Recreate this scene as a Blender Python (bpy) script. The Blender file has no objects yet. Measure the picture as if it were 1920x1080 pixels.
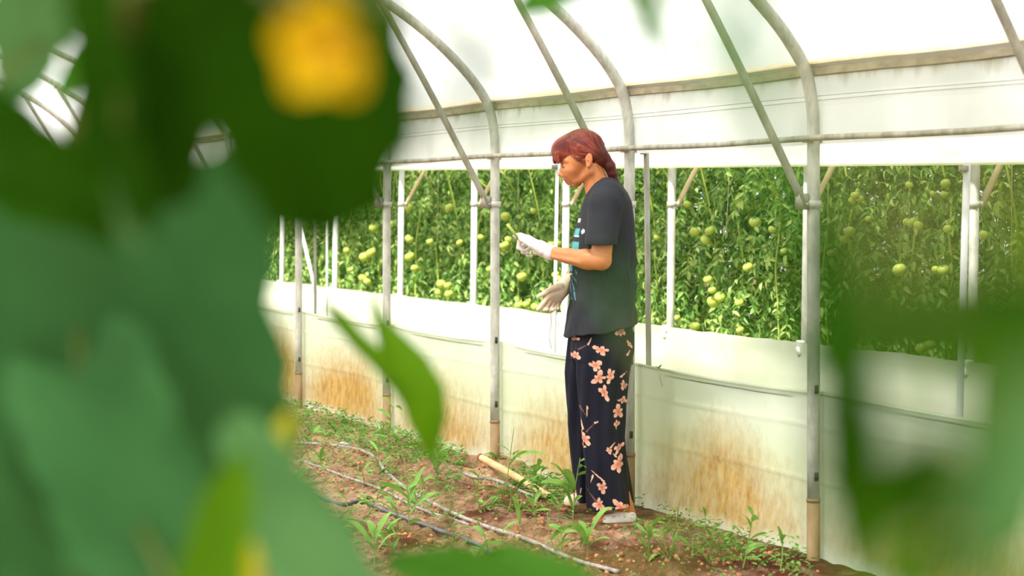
import bpy, math, random
import numpy as np
from mathutils import Vector, Matrix, Euler

# ------------------------------------------------------------------ camera, sky, sun, exposure
F = 3500.0                    # focal length in pixels of the 1920 px wide frame
CX, HY, CZ = 960.0, 383.0, 1.30   # optical axis column, horizon row, camera height in metres
sc = bpy.context.scene
col = sc.collection
cam_d = bpy.data.cameras.new('camera')
cam = bpy.data.objects.new('camera', cam_d)
col.objects.link(cam)
cam.location = (0, 0, CZ)
cam.rotation_euler = (math.pi / 2, 0, 0)
cam_d.sensor_width = 36
cam_d.lens = F / 1920 * 36
cam_d.shift_y = -(540 - HY) / 1920
cam_d.clip_start = 0.05
cam_d.dof.use_dof = True
cam_d.dof.focus_distance = 8.0
cam_d.dof.aperture_fstop = 3.5
sc.camera = cam

wd = bpy.data.worlds.new('overcast_sky')
sc.world = wd
wd.use_nodes = True
bg = wd.node_tree.nodes['Background']
bg.inputs[0].default_value = (0.93, 0.97, 1.0, 1)
bg.inputs[1].default_value = 1.0
sun_d = bpy.data.lights.new('sun', 'SUN')
sun = bpy.data.objects.new('sun', sun_d)
col.objects.link(sun)
sun_d.energy = 6.0
sun_d.angle = math.radians(6)
sun_d.color = (1.0, 0.95, 0.86)
sun.rotation_euler = (math.radians(24), math.radians(-22), 0)
sun.location = (0, 0, 30)
sc.view_settings.view_transform = 'Standard'
sc.view_settings.look = 'None'
sc.view_settings.gamma = 1
sc.view_settings.use_curve_mapping = False
sc.view_settings.exposure = 0.84
sc.cycles.max_bounces = 10
sc.cycles.diffuse_bounces = 5
sc.cycles.transmission_bounces = 8
sc.cycles.transparent_max_bounces = 16
sc.cycles.caustics_reflective = False
sc.cycles.caustics_refractive = False
sc.cycles.sample_clamp_indirect = 6

# ------------------------------------------------------------------ helpers
rnd = random.Random(7)
rng = np.random.default_rng(7)

def lin(c):
    return tuple((x / 255 / 12.92) if x / 255 <= 0.04045 else ((x / 255 + 0.055) / 1.055) ** 2.4 for x in c[:3])

def pix(px, py, Y):
    return Vector(((px - CX) * Y / F, Y, CZ - (py - HY) * Y / F))

W0 = np.array([0.510, 8.12])                 # foot of the post behind the woman
EX = np.array([0.4328, -0.9015])             # along the wall, towards the camera
EO = np.array([0.9015, 0.4328])              # outwards through the wall
ANG = math.atan2(EX[1], EX[0])

def L(u, v, z):                              # u along the wall, v inwards from it
    p = W0 + EX * u - EO * v
    return Vector((p[0], p[1], z))

def wall_Y(px, v=0.0):
    a = (px - CX) / F
    return (3.974 - v) / (0.9015 * a + 0.4328)

def wall_uz(px, py, v=0.0):                  # photograph pixel -> (u, z) on the plane v
    Y = wall_Y(px, v)
    p = np.array([(px - CX) * Y / F, Y]) - W0
    return float(p @ EX), CZ - (py - HY) * Y / F

def props(o, label=None, cat=None, group=None, kind=None):
    if label: o['label'] = label
    if cat: o['category'] = cat
    if group: o['group'] = group
    if kind: o['kind'] = kind
    return o

def empty(name, loc, label=None, cat=None, group=None, rotz=0.0, kind=None):
    o = bpy.data.objects.new(name, None)
    o.empty_display_size = 0.05
    col.objects.link(o)
    o.location = loc
    o.rotation_euler = (0, 0, rotz)
    return props(o, label, cat, group, kind)

def link(name, me, parent=None):
    o = bpy.data.objects.new(name, me)
    col.objects.link(o)
    if parent is not None:
        o.parent = parent
    return o

def mesh(name, V, Fc, mat=None, smooth=True, origin=None, cols=None):
    V = np.asarray(V, dtype=np.float64).reshape(-1, 3)
    if origin is not None:
        V = V - np.array(origin)[None, :]
    me = bpy.data.meshes.new(name)
    me.from_pydata(V.tolist(), [], [tuple(int(i) for i in f) for f in Fc])
    if smooth:
        me.polygons.foreach_set('use_smooth', [True] * len(me.polygons))
    if mat: me.materials.append(mat)
    if cols is not None:
        a = me.color_attributes.new('Col', 'FLOAT_COLOR', 'POINT')
        c4 = np.ones((len(V), 4)); c4[:, :3] = cols
        a.data.foreach_set('color', c4.ravel())
    me.update()
    return me

def part(name, V, Fc, mat, root, smooth=True, cols=None):
    return link(name, mesh(name, V, Fc, mat, smooth, origin=root.location if root else None, cols=cols), root)

class MB:
    def __init__(s): s.V = []; s.F = []
    def add(s, V, Fc):
        n = len(s.V)
        s.V += [tuple(v) for v in V]
        s.F += [tuple(i + n for i in f) for f in Fc]
        return s
    def tube(s, pts, r, n=10, caps=True):
        return s.add(*tube(pts, r, n, caps))
    def box(s, c, h, R=None):
        c = Vector(c); V = []
        for x in (-1, 1):
            for y in (-1, 1):
                for z in (-1, 1):
                    d = Vector((x * h[0], y * h[1], z * h[2]))
                    if R is not None: d = R @ d
                    V.append(c + d)
        return s.add(V, [(0, 1, 3, 2), (4, 6, 7, 5), (0, 4, 5, 1), (2, 3, 7, 6), (0, 2, 6, 4), (1, 5, 7, 3)])

def tube(pts, r, n=10, caps=True):
    P = [Vector(p) for p in pts]
    m = len(P)
    R = r if hasattr(r, '__len__') else [r] * m
    V = []; Fc = []
    up = None
    for i in range(m):
        t = (P[min(i + 1, m - 1)] - P[max(i - 1, 0)]).normalized()
        if up is None:
            up = Vector((0, 0, 1)) if abs(t.z) < .9 else Vector((1, 0, 0))
        a = t.cross(up)
        if a.length < 1e-5: a = t.cross(Vector((0, 1, 0)))
        a.normalize(); b = a.cross(t).normalized(); up = b
        for k in range(n):
            th = 2 * math.pi * k / n
            V.append(P[i] + (a * math.cos(th) + b * math.sin(th)) * R[i])
    for i in range(m - 1):
        for k in range(n):
            k2 = (k + 1) % n
            Fc.append((i * n + k, i * n + k2, (i + 1) * n + k2, (i + 1) * n + k))
    if caps:
        Fc.append(tuple(range(n - 1, -1, -1)))
        Fc.append(tuple((m - 1) * n + k for k in range(n)))
    return V, Fc

def smooth_path(pts, k=4):
    P = [Vector(p) for p in pts]; out = []
    for i in range(len(P) - 1):
        p0, p1, p2, p3 = P[max(i - 1, 0)], P[i], P[i + 1], P[min(i + 2, len(P) - 1)]
        for j in range(k):
            t = j / k
            out.append(0.5 * ((2 * p1) + (p2 - p0) * t + (2 * p0 - 5 * p1 + 4 * p2 - p3) * t * t + (3 * p1 - p0 - 3 * p2 + p3) * t ** 3))
    out.append(P[-1])
    return out

# value noise, vectorised
_T = np.random.default_rng(3).random((64, 64, 64)).astype(np.float32)
def vnoise(x, y, z=0.0):
    x, y, z = np.broadcast_arrays(np.asarray(x, float), np.asarray(y, float), np.asarray(z, float))
    xi = np.floor(x).astype(int); yi = np.floor(y).astype(int); zi = np.floor(z).astype(int)
    fx = x - xi; fy = y - yi; fz = z - zi
    fx = fx * fx * (3 - 2 * fx); fy = fy * fy * (3 - 2 * fy); fz = fz * fz * (3 - 2 * fz)
    def g(a, b, c): return _T[(xi + a) & 63, (yi + b) & 63, (zi + c) & 63]
    c00 = g(0, 0, 0) * (1 - fx) + g(1, 0, 0) * fx; c10 = g(0, 1, 0) * (1 - fx) + g(1, 1, 0) * fx
    c01 = g(0, 0, 1) * (1 - fx) + g(1, 0, 1) * fx; c11 = g(0, 1, 1) * (1 - fx) + g(1, 1, 1) * fx
    c0 = c00 * (1 - fy) + c10 * fy; c1 = c01 * (1 - fy) + c11 * fy
    return (c0 * (1 - fz) + c1 * fz) * 2 - 1
def fbm(x, y, z=0.0, o=4):
    s = 0; a = 1.0; f = 1.0
    for _ in range(o):
        s = s + a * vnoise(x * f + 7.1 * _, y * f + 3.7 * _, z * f); a *= .5; f *= 2.07
    return s / 1.9

# ------------------------------------------------------------------ materials
class NT:
    def __init__(s, name):
        s.m = bpy.data.materials.new(name); s.m.use_nodes = True
        s.t = s.m.node_tree; s.n = s.t.nodes; s.n.clear()
        s.out = s.n.new('ShaderNodeOutputMaterial')
    def new(s, typ, **kw):
        nd = s.n.new(typ)
        for k, v in kw.items():
            if k in nd.inputs: nd.inputs[k].default_value = v
            else: setattr(nd, k, v)
        return nd
    def lk(s, a, b): s.t.links.new(a, b)
    def ramp(s, fac, stops):
        r = s.n.new('ShaderNodeValToRGB'); e = r.color_ramp.elements
        while len(e) < len(stops): e.new(0.5)
        for el, (p, c) in zip(e, stops):
            el.position = p; el.color = (*lin(c), 1)
        s.lk(fac, r.inputs[0]); return r.outputs[0]

def noise_fac(T, scale, detail=4, stretch=(1, 1, 1), coord='Object', rough=.6):
    tc = T.new('ShaderNodeTexCoord'); mp = T.new('ShaderNodeMapping')
    mp.inputs['Scale'].default_value = stretch
    T.lk(tc.outputs[coord], mp.inputs[0])
    nz = T.new('ShaderNodeTexNoise'); nz.inputs['Scale'].default_value = scale
    nz.inputs['Detail'].default_value = detail; nz.inputs['Roughness'].default_value = rough
    T.lk(mp.outputs[0], nz.inputs['Vector'])
    return nz.outputs['Fac']

def basic(name, c1, c2, scale=8, rough=.6, metal=0.0, bump=.2, bscale=60, stretch=(1, 1, 1), spec=.4, bdist=.004):
    T = NT(name)
    b = T.new('ShaderNodeBsdfPrincipled'); T.lk(b.outputs[0], T.out.inputs[0])
    b.inputs['Roughness'].default_value = rough; b.inputs['Metallic'].default_value = metal
    b.inputs['Specular IOR Level'].default_value = spec
    T.lk(T.ramp(noise_fac(T, scale, stretch=stretch), [(.35, c1), (.65, c2)]), b.inputs['Base Color'])
    if bump:
        bp = T.new('ShaderNodeBump'); bp.inputs['Strength'].default_value = bump; bp.inputs['Distance'].default_value = bdist
        T.lk(noise_fac(T, bscale, stretch=stretch), bp.inputs['Height']); T.lk(bp.outputs[0], b.inputs['Normal'])
    return T.m

def film(name, c1, c2, trans=.55, clear=.15, scale=3, stretch=(1, 1, 1), stain=None):
    T = NT(name)
    colr = T.ramp(noise_fac(T, scale, 5, stretch), [(.38, c1), (.62, c2)])
    if stain:
        colr = stain(T, colr)
    d = T.new('ShaderNodeBsdfDiffuse'); t = T.new('ShaderNodeBsdfTranslucent'); c = T.new('ShaderNodeBsdfTransparent')
    T.lk(colr, d.inputs[0]); T.lk(colr, t.inputs[0])
    m1 = T.new('ShaderNodeMixShader'); m1.inputs[0].default_value = trans
    T.lk(d.outputs[0], m1.inputs[1]); T.lk(t.outputs[0], m1.inputs[2])
    m2 = T.new('ShaderNodeMixShader'); m2.inputs[0].default_value = clear
    T.lk(m1.outputs[0], m2.inputs[1]); T.lk(c.outputs[0], m2.inputs[2])
    T.lk(m2.outputs[0], T.out.inputs[0])
    return T.m

def leaf_mat(name, c1, c2, trans=.35, rough=.5, scale=10, tip=None, spec=.35):
    T = NT(name)
    g = T.new('ShaderNodeNewGeometry')
    ad = T.new('ShaderNodeMath', operation='ADD'); ml = T.new('ShaderNodeMath', operation='MULTIPLY')
    ml.inputs[1].default_value = .5
    T.lk(noise_fac(T, scale), ad.inputs[0]); T.lk(g.outputs['Random Per Island'], ml.inputs[0]); T.lk(ml.outputs[0], ad.inputs[1])
    st = [(.4, c1), (.95, c2)]
    if tip: st = [(.4, c1), (.8, c2), (1.0, tip)]
    colr = T.ramp(ad.outputs[0], st)
    b = T.new('ShaderNodeBsdfPrincipled'); b.inputs['Roughness'].default_value = rough
    b.inputs['Specular IOR Level'].default_value = spec
    T.lk(colr, b.inputs['Base Color'])
    t = T.new('ShaderNodeBsdfTranslucent'); T.lk(colr, t.inputs[0])
    m = T.new('ShaderNodeMixShader'); m.inputs[0].default_value = trans
    T.lk(b.outputs[0], m.inputs[1]); T.lk(t.outputs[0], m.inputs[2]); T.lk(m.outputs[0], T.out.inputs[0])
    return T.m

def vcol(name, rough=.85, bump=.25, bscale=250, stretch=(1, 1, 1), sheen=0.0):
    T = NT(name)
    a = T.new('ShaderNodeAttribute', attribute_name='Col')
    b = T.new('ShaderNodeBsdfPrincipled'); b.inputs['Roughness'].default_value = rough
    b.inputs['Specular IOR Level'].default_value = .25; b.inputs['Sheen Weight'].default_value = sheen
    mx = T.new('ShaderNodeMix', data_type='RGBA', blend_type='MULTIPLY'); mx.inputs['Factor'].default_value = 1
    T.lk(a.outputs['Color'], mx.inputs['A'])
    T.lk(T.ramp(noise_fac(T, 14, 3, stretch), [(.3, (225, 225, 225)), (.7, (255, 255, 255))]), mx.inputs['B'])
    T.lk(mx.outputs['Result'], b.inputs['Base Color'])
    bp = T.new('ShaderNodeBump'); bp.inputs['Strength'].default_value = bump; bp.inputs['Distance'].default_value = .002
    T.lk(noise_fac(T, bscale, 3, stretch), bp.inputs['Height']); T.lk(bp.outputs[0], b.inputs['Normal'])
    T.lk(b.outputs[0], T.out.inputs[0])
    return T.m

M = {}
M['galv'] = basic('galvanised_steel', (164, 164, 152), (200, 200, 188), 30, .55, .1, .15, 80, (1, 1, .4))
M['galv_dirty'] = basic('weathered_steel', (132, 130, 112), (176, 174, 158), 18, .6, .15, .2, 60, (1, 1, .3))
M['post_foot'] = basic('brownish_steel', (132, 108, 74), (166, 138, 100), 14, .7, .1, .2, 60, (1, 1, .3))  # grey-brown foot; warm reflection off the film wall is put into the colour
M['white_pipe'] = basic('white_pipe', (222, 224, 222), (240, 240, 238), 12, .45, 0, .05)
M['clip'] = basic('white_plastic_clip', (225, 225, 220), (240, 240, 236), 20, .5)
M['dark_clip'] = basic('dark_clip', (50, 45, 40), (70, 64, 58), 20, .6)
M['roof_film'] = film('roof_film', (244, 248, 248), (253, 255, 255), .60, .22, 1.5)
M['curtain'] = film('curtain_film', (243, 244, 242), (255, 255, 255), .5, .05, 2)

def wall_stain(T, base):
    # damp dirt running down from the board: a real stain on the film, mapped on its own height
    tc = T.new('ShaderNodeTexCoord'); sx = T.new('ShaderNodeSeparateXYZ'); T.lk(tc.outputs['Object'], sx.inputs[0])
    nz = noise_fac(T, 9, 4, (1.2, 1, .12))
    mr = T.new('ShaderNodeMapRange'); mr.inputs['From Min'].default_value = 1.62; mr.inputs['From Max'].default_value = 1.80
    T.lk(sx.outputs['Z'], mr.inputs[0])
    mu = T.new('ShaderNodeMath', operation='MULTIPLY'); T.lk(mr.outputs[0], mu.inputs[0]); T.lk(nz, mu.inputs[1])
    f = T.new('ShaderNodeMapRange'); f.inputs['From Min'].default_value = .36; f.inputs['From Max'].default_value = .62
    T.lk(mu.outputs[0], f.inputs[0])
    mx = T.new('ShaderNodeMix', data_type='RGBA'); T.lk(f.outputs[0], mx.inputs['Factor']); T.lk(base, mx.inputs['A'])
    mx.inputs['B'].default_value = (*lin((168, 158, 120)), 1)
    return mx.outputs['Result']
M['side_film'] = film('side_film', (222, 225, 220), (240, 241, 238), .55, .08, 2.2, (1, 1, .25), wall_stain)

def skirt_stain(T, base):
    a = T.new('ShaderNodeAttribute', attribute_name='Col')       # red: soil splash, green: algae
    sp = T.new('ShaderNodeSeparateColor'); T.lk(a.outputs['Color'], sp.inputs[0])
    m1 = T.new('ShaderNodeMix', data_type='RGBA'); T.lk(sp.outputs[1], m1.inputs['Factor']); T.lk(base, m1.inputs['A'])
    m1.inputs['B'].default_value = (*lin((214, 222, 176)), 1)
    n = noise_fac(T, 22, 8, (1, 1, .8), rough=.7)
    ad = T.new('ShaderNodeMath', operation='ADD'); T.lk(sp.outputs[0], ad.inputs[0]); T.lk(n, ad.inputs[1])
    f = T.new('ShaderNodeMapRange'); f.inputs['From Min'].default_value = .58; f.inputs['From Max'].default_value = 1.50
    T.lk(ad.outputs[0], f.inputs[0])
    m2 = T.new('ShaderNodeMix', data_type='RGBA'); T.lk(f.outputs[0], m2.inputs['Factor']); T.lk(m1.outputs['Result'], m2.inputs['A'])
    cr = T.ramp(noise_fac(T, 30, 5, (1, 1, .4)), [(.3, (176, 134, 70)), (.7, (218, 184, 116))])
    T.lk(cr, m2.inputs['B'])
    return m2.outputs['Result']
M['skirt'] = film('skirt_film', (228, 240, 218), (240, 248, 234), .45, .0, 1.6, stain=skirt_stain)
M['flap'] = film('flap_film', (228, 236, 210), (240, 244, 228), .45, .0, 2)
M['board'] = basic('weathered_board', (128, 120, 96), (156, 148, 122), 10, .8, 0, .2, 40, (3, .3, 3))
M['lath'] = basic('pale_lath', (215, 196, 148), (238, 224, 184), 14, .8)
M['hose'] = basic('black_hose', (40, 38, 40), (92, 88, 90), 20, .35, 0, .1, 40, spec=.6)
M['hose_pale'] = basic('dusty_hose', (120, 110, 104), (176, 166, 156), 30, .55, 0, .2, 60)
M['bamboo'] = basic('tan_pipe', (196, 152, 100), (226, 190, 140), 12, .6, 0, .2, 30)
M['rust'] = basic('rust_brown', (120, 70, 44), (160, 100, 66), 30, .8)
M['tomato'] = basic('unripe_tomato', (148, 172, 58), (186, 200, 92), 14, .3, 0, 0, spec=.5)
M['calyx'] = basic('calyx_green', (84, 124, 44), (110, 150, 60), 30, .6)
M['vine'] = basic('vine_stem', (142, 168, 62), (182, 200, 96), 12, .55, 0, .1)
M['twine'] = basic('pale_twine', (200, 206, 160), (222, 226, 190), 30, .8)
M['tleaf'] = leaf_mat('tomato_leaf', (34, 76, 22), (120, 164, 70), .30, .42, 6, (196, 216, 126))
M['weed'] = leaf_mat('weed_leaf', (74, 128, 44), (146, 188, 84), .35, .5, 12)
M['weed2'] = leaf_mat('low_weed_leaf', (52, 108, 34), (122, 172, 70), .30, .5, 12)
M['weed_stem'] = basic('weed_stem', (104, 132, 62), (140, 160, 84), 12, .6)
M['dry'] = basic('dry_stalk', (200, 176, 120), (226, 206, 156), 20, .7)
M['cleaf'] = leaf_mat('broad_leaf_bluish', (38, 84, 36), (60, 106, 54), .2, .6, 5, spec=.1)
M['cleaf_bright'] = leaf_mat('broad_leaf_bright', (52, 94, 0), (86, 128, 4), .4, .6, 5, spec=.1)
M['cleaf_dark'] = leaf_mat('broad_leaf_dark', (18, 52, 0), (36, 74, 0), .25, .7, 5, spec=.05)
M['cleaf_sage'] = leaf_mat('broad_leaf_sage', (68, 114, 60), (94, 138, 78), .25, .6, 5, spec=.1)
M['cleaf_lime'] = leaf_mat('broad_leaf_lime', (46, 96, 20), (68, 118, 28), .4, .6, 6, spec=.1)
M['cleaf_yellow'] = leaf_mat('yellowing_leaf', (150, 150, 14), (186, 178, 40), .4, .5, 6, spec=.1)
M['cstem'] = basic('climber_stem', (64, 84, 22), (96, 92, 40), 10, .7, spec=.1)
M['petal'] = leaf_mat('yellow_petal', (206, 162, 4), (226, 184, 10), .35, .5, 14, spec=.1)
M['petal_dark'] = basic('flower_heart', (190, 130, 10), (214, 150, 20), 30, .6)

# soil
T = NT('soil')
b = T.new('ShaderNodeBsdfPrincipled'); b.inputs['Roughness'].default_value = .95; b.inputs['Specular IOR Level'].default_value = .1
at = T.new('ShaderNodeAttribute', attribute_name='Col')
mx = T.new('ShaderNodeMix', data_type='RGBA', blend_type='MULTIPLY'); mx.inputs['Factor'].default_value = 1
T.lk(at.outputs['Color'], mx.inputs['A'])
T.lk(T.ramp(noise_fac(T, 38, 6, rough=.75), [(.32, (170, 160, 150)), (.5, (215, 210, 205)), (.68, (255, 255, 255))]), mx.inputs['B'])
T.lk(mx.outputs['Result'], b.inputs['Base Color'])
bp = T.new('ShaderNodeBump'); bp.inputs['Strength'].default_value = .9; bp.inputs['Distance'].default_value = .012
T.lk(noise_fac(T, 70, 6, rough=.75), bp.inputs['Height']); T.lk(bp.outputs[0], b.inputs['Normal']); T.lk(b.outputs[0], T.out.inputs[0])
M['soil'] = T.m
M['clod'] = basic('soil_clod', (128, 78, 50), (190, 138, 100), 20, .95, 0, .8, 60, spec=.1)
M['pebble'] = basic('pale_stone', (216, 200, 182), (240, 228, 214), 20, .8)

# ------------------------------------------------------------------ ground
def ground(x, y):
    x = np.asarray(x, float); y = np.asarray(y, float)
    dx = x - W0[0]; dy = y - W0[1]
    v = -(dx * EO[0] + dy * EO[1]); u = dx * EX[0] + dy * EX[1]
    inside = np.clip((v - .02) / .25, 0, 1)
    h = .012 * np.cos((v - .62) * 2 * math.pi / .85) * inside * np.clip(v * 2, 0, 1)
    h = h + .014 * fbm(x * 3.1, y * 3.1) + .034 * np.abs(fbm(x * 9, y * 9, 2.0, 4)) * (.4 + .6 * inside)
    h = h + .026 * fbm(x * 26, y * 26, 5.0, 4) * inside
    h = h - .012
    # the trodden spot under the woman's feet
    d = np.hypot((x - .41) / .26, (y - 7.80) / .26)
    w = np.clip(1.5 - d, 0, 1); w = w * w * (3 - 2 * w)
    h = h * (1 - w) + (-.004) * w
    # dug hole beside the end of the tan pipe
    d2 = np.hypot((x + .18) / .13, (y - 9.18) / .13)
    h = h - .10 * np.exp(-d2 ** 2) + .05 * np.exp(-((d2 - 1.7) / .5) ** 2)
    return h
def gz(x, y): return float(ground(x, y))
def onpix(px, py):                        # point of the ground seen at this pixel of the photograph
    Y = F * CZ / (py - HY)
    for _ in range(6):
        X = (px - CX) * Y / F
        Y = F * (CZ - gz(X, Y)) / (py - HY)
    X = (px - CX) * Y / F
    return X, Y, gz(X, Y)

xs = np.unique(np.concatenate([np.linspace(-26, -9, 60), np.linspace(-9, -2.0, 150), np.linspace(-2.0, 2.1, 300), np.linspace(2.1, 14, 40)]))
ys = np.unique(np.concatenate([np.linspace(-6, 2, 25), np.linspace(2, 6.1, 90), np.linspace(6.1, 12.2, 420), np.linspace(12.2, 20, 110), np.linspace(20, 34, 40)]))
GX, GY = np.meshgrid(xs, ys)
GZ = ground(GX, GY)
ny, nx = GX.shape
idx = np.arange(ny * nx).reshape(ny, nx)
quads = np.stack([idx[:-1, :-1], idx[:-1, 1:], idx[1:, 1:], idx[1:, :-1]], -1).reshape(-1, 4)
n1 = fbm(GX * 1.3, GY * 1.3, 9.0) * .5 + .5
n2 = np.clip(fbm(GX * 14, GY * 14, 4.0) * .5 + .5, 0, 1)
vv = -((GX - W0[0]) * EO[0] + (GY - W0[1]) * EO[1])
dry = np.clip(.40 + .35 * np.clip((GY - 7.6) / 1.5, -.6, 1) + 1.1 * (fbm(GX * 1.9, GY * 1.9, 21.0) + .6 * fbm(GX * 16, GY * 16, 22.0)), 0, 1)[..., None]
c_dark = np.array(lin((108, 68, 48))); c_light = np.array(lin((230, 190, 158)))
C = c_dark * (1 - dry) + c_light * dry
gr = (np.clip((fbm(GX * 2.3, GY * 2.3, 12.0) + .05) * 2.2, 0, 1) * .55)[..., None]
C = C * (1 - gr * .6) + np.array(lin((176, 160, 92))) * gr * .6
C = C * (.8 + .35 * n2[..., None])
fl = link('floor', mesh('floor', np.stack([GX, GY, GZ], -1), quads, M['soil'], cols=np.clip(C.reshape(-1, 3), 0, 1)))
props(fl, 'reddish brown crumbly soil bed inside the greenhouse', kind='structure')

# loose clods
mb = MB()
icoV = [(-.525, 0, .85), (.525, 0, .85), (-.525, 0, -.85), (.525, 0, -.85), (0, .85, .525), (0, .85, -.525), (0, -.85, .525), (0, -.85, -.525), (.85, .525, 0), (-.85, .525, 0), (.85, -.525, 0), (-.85, -.525, 0)]
icoF = [(1, 4, 0), (4, 9, 0), (4, 5, 9), (8, 5, 4), (1, 8, 4), (1, 10, 8), (10, 3, 8), (8, 3, 5), (3, 2, 5), (3, 7, 2), (3, 10, 7), (10, 6, 7), (6, 11, 7), (6, 0, 11), (6, 1, 0), (10, 1, 6), (11, 0, 9), (2, 11, 9), (5, 2, 9), (11, 2, 7)]
for i in range(5200):
    Y = rnd.uniform(6.5, 11.5); px = rnd.uniform(480, 1540); X = (px - CX) * Y / F
    v = -((X - W0[0]) * EO[0] + (Y - W0[1]) * EO[1])
    if v < .06: continue
    if math.hypot(X - .42, Y - 7.8) < .22: continue
    s = .0025 + .011 * rnd.random() ** 4
    R = Euler((rnd.random() * 6, rnd.random() * 6, rnd.random() * 6)).to_matrix()
    c = Vector((X, Y, gz(X, Y) + s * .3))
    mb.add([c + R @ Vector(p) * s * rnd.uniform(.75, 1.25) for p in icoV], icoF)
o = link('soil_clods', mesh('soil_clods', mb.V, mb.F, M['clod'], smooth=True))
props(o, 'loose crumbs and clods of reddish soil scattered over the bed', 'soil', kind='stuff')

# ------------------------------------------------------------------ side wall of film
US, UE = -22.0, 6.2
def sheet(name, u0, u1, prof, mat, du=.12, wob=.006, cols=None, lab=None, nm=None):
    us = np.arange(u0, u1 + du, du)
    V = []; n = len(prof)
    for i, u in enumerate(us):
        for j, (v, z) in enumerate(prof):
            w = wob * float(fbm(u * 1.7, z * 2.2 + j * .1, 3.3, 3))
            p = L(u, v + w, z + (w * .5 if j in (0, n - 1) else 0)); V.append(p)
    Fc = [(i * n + j, (i + 1) * n + j, (i + 1) * n + j + 1, i * n + j + 1) for i in range(len(us) - 1) for j in range(n - 1)]
    return V, Fc, us

post_px = [560, 725, 928, 1180, 1525]
post_u = [wall_uz(p, 600)[0] for p in post_px]
sp_ = 1.455
post_u = [post_u[0] - sp_ * k for k in range(10, 0, -1)] + post_u + [post_u[-1] + sp_ * k for k in range(1, 4)]

# front skirt, z from the soil to 0.61
us = np.arange(-22, 6.2, .03); zs = np.linspace(-.06, .61, 70)
UU, ZZ = np.meshgrid(us, zs, indexing='ij')
pu = np.array(post_u)
k = np.clip(np.searchsorted(pu, UU) - 1, 0, len(pu) - 2)
tb = np.clip((UU - pu[k]) / (pu[k + 1] - pu[k]), 0, 1)
bulge = np.sin(tb * math.pi)
v = -.040 - .035 * bulge * np.sin(np.clip(ZZ / .6, 0, 1) * 2.6) + .008 * fbm(UU * 2.0, ZZ * 4, 1.5) + .004 * fbm(UU * 9, ZZ * 1.5, 2.5)
Zt = ZZ + np.where(ZZ > .58, -.018 * bulge + .006 * fbm(UU * 3, UU * 0, 4.4), 0)
# sewn/overlap lines: small steps in relief
for zl in (.47, .27):
    v = v + .006 * 1.1 * np.exp(-((ZZ - zl - .02 * fbm(UU * .7, UU * 0 + zl * 9, 1.0)) / .006) ** 2)
X = W0[0] + EX[0] * UU - EO[0] * v; Y = W0[1] + EX[1] * UU - EO[1] * v
a, b_ = UU.shape
idx = np.arange(a * b_).reshape(a, b_)
q = np.stack([idx[:-1, :-1], idx[1:, :-1], idx[1:, 1:], idx[:-1, 1:]], -1).reshape(-1, 4)
hgt = .19 + .20 * bulge ** .9 * (1 + .2 * np.sin(UU * 3.7)) + .05 * fbm(UU * 5, UU * 0, 6.0) + .045 * np.clip(-UU - 2.4, 0, 1.5)
red = np.clip((hgt - ZZ) / .30 + .30, 0, 1) * (.42 + .50 * bulge + .12 * np.clip(-UU - 2.4, 0, 2))
red = red * np.clip((ZZ + .045 + .03 * fbm(UU * 12, UU * 0, 1)) / .09, .25, 1)
green = np.clip(1.15 - np.abs(ZZ - .30) / .24, 0, 1) * (.35 + .4 * (fbm(UU * .9, ZZ * 2, 8.0) * .5 + .5))
Cc = np.stack([np.clip(red, 0, 1), np.clip(green, 0, 1), np.zeros_like(red)], -1)
wall = empty('wall_right', L(0, 0, 0), kind='structure')
props(wall, 'side wall of white plastic film between the hoops')
part('skirt_film', np.stack([X, Y, Zt], -1), q, M['skirt'], wall, cols=Cc.reshape(-1, 3))['label'] = 'low white film skirt with brown soil splashes'
# rolled top edge of the skirt
part('skirt_edge', *tube([L(u, -.045 - .004 * math.sin(u * 3), .60 - .012 * abs(math.sin((u - pu[0]) / sp_ * math.pi)) ) for u in np.arange(-22, 6.2, .12)], .006, 6), M['flap'], wall)
# film between purlin and board
V, Fc, _ = sheet('side_film', US, UE, [(-.030, 1.52), (-.030, 1.60), (-.032, 1.66), (-.036, 1.72), (-.04, 1.79)], M['side_film'], .12, .006)
o = part('side_film', V, Fc, M['side_film'], wall, smooth=True); o['label'] = 'upper film strip with grime below the board'
# thin wire lines drawn along the film
for z in (1.695, 1.68):
    part('wire', *tube([L(u, -.022, z + .004 * math.sin(u * 2 + z * 40)) for u in np.arange(-3, 6.2, .2)], .0012, 4), M['galv_dirty'], wall)

# eave board and lath
def along_board(name, z0, z1, v0, v1, mat, parent, drop=0):
    V = []; us = np.arange(US, UE, .24)
    for u in us:
        s = -.006 * math.sin((u - pu[0]) / sp_ * math.pi) ** 2 + .003 * float(fbm(u * 2.2, 0, 1))
        for (v_, z_) in ((v0, z0), (v1, z0), (v1, z1), (v0, z1)):
            V.append(L(u, v_, z_ + s))
    Fc = []
    for i in range(len(us) - 1):
        for k_ in range(4):
            k2 = (k_ + 1) % 4
            Fc.append((i * 4 + k_, (i + 1) * 4 + k_, (i + 1) * 4 + k2, i * 4 + k2))
    return part(name, V, Fc, mat, parent, smooth=False)
tr = empty('trim_1', L(0, 0, 1.78), kind='structure'); props(tr, 'weathered eave board with pale lath along the film wall')
along_board('eave_board', 1.775, 1.815, -.045, .004, M['board'], tr)
along_board('lath', 1.815, 1.832, -.045, .012, M['lath'], tr)

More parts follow.
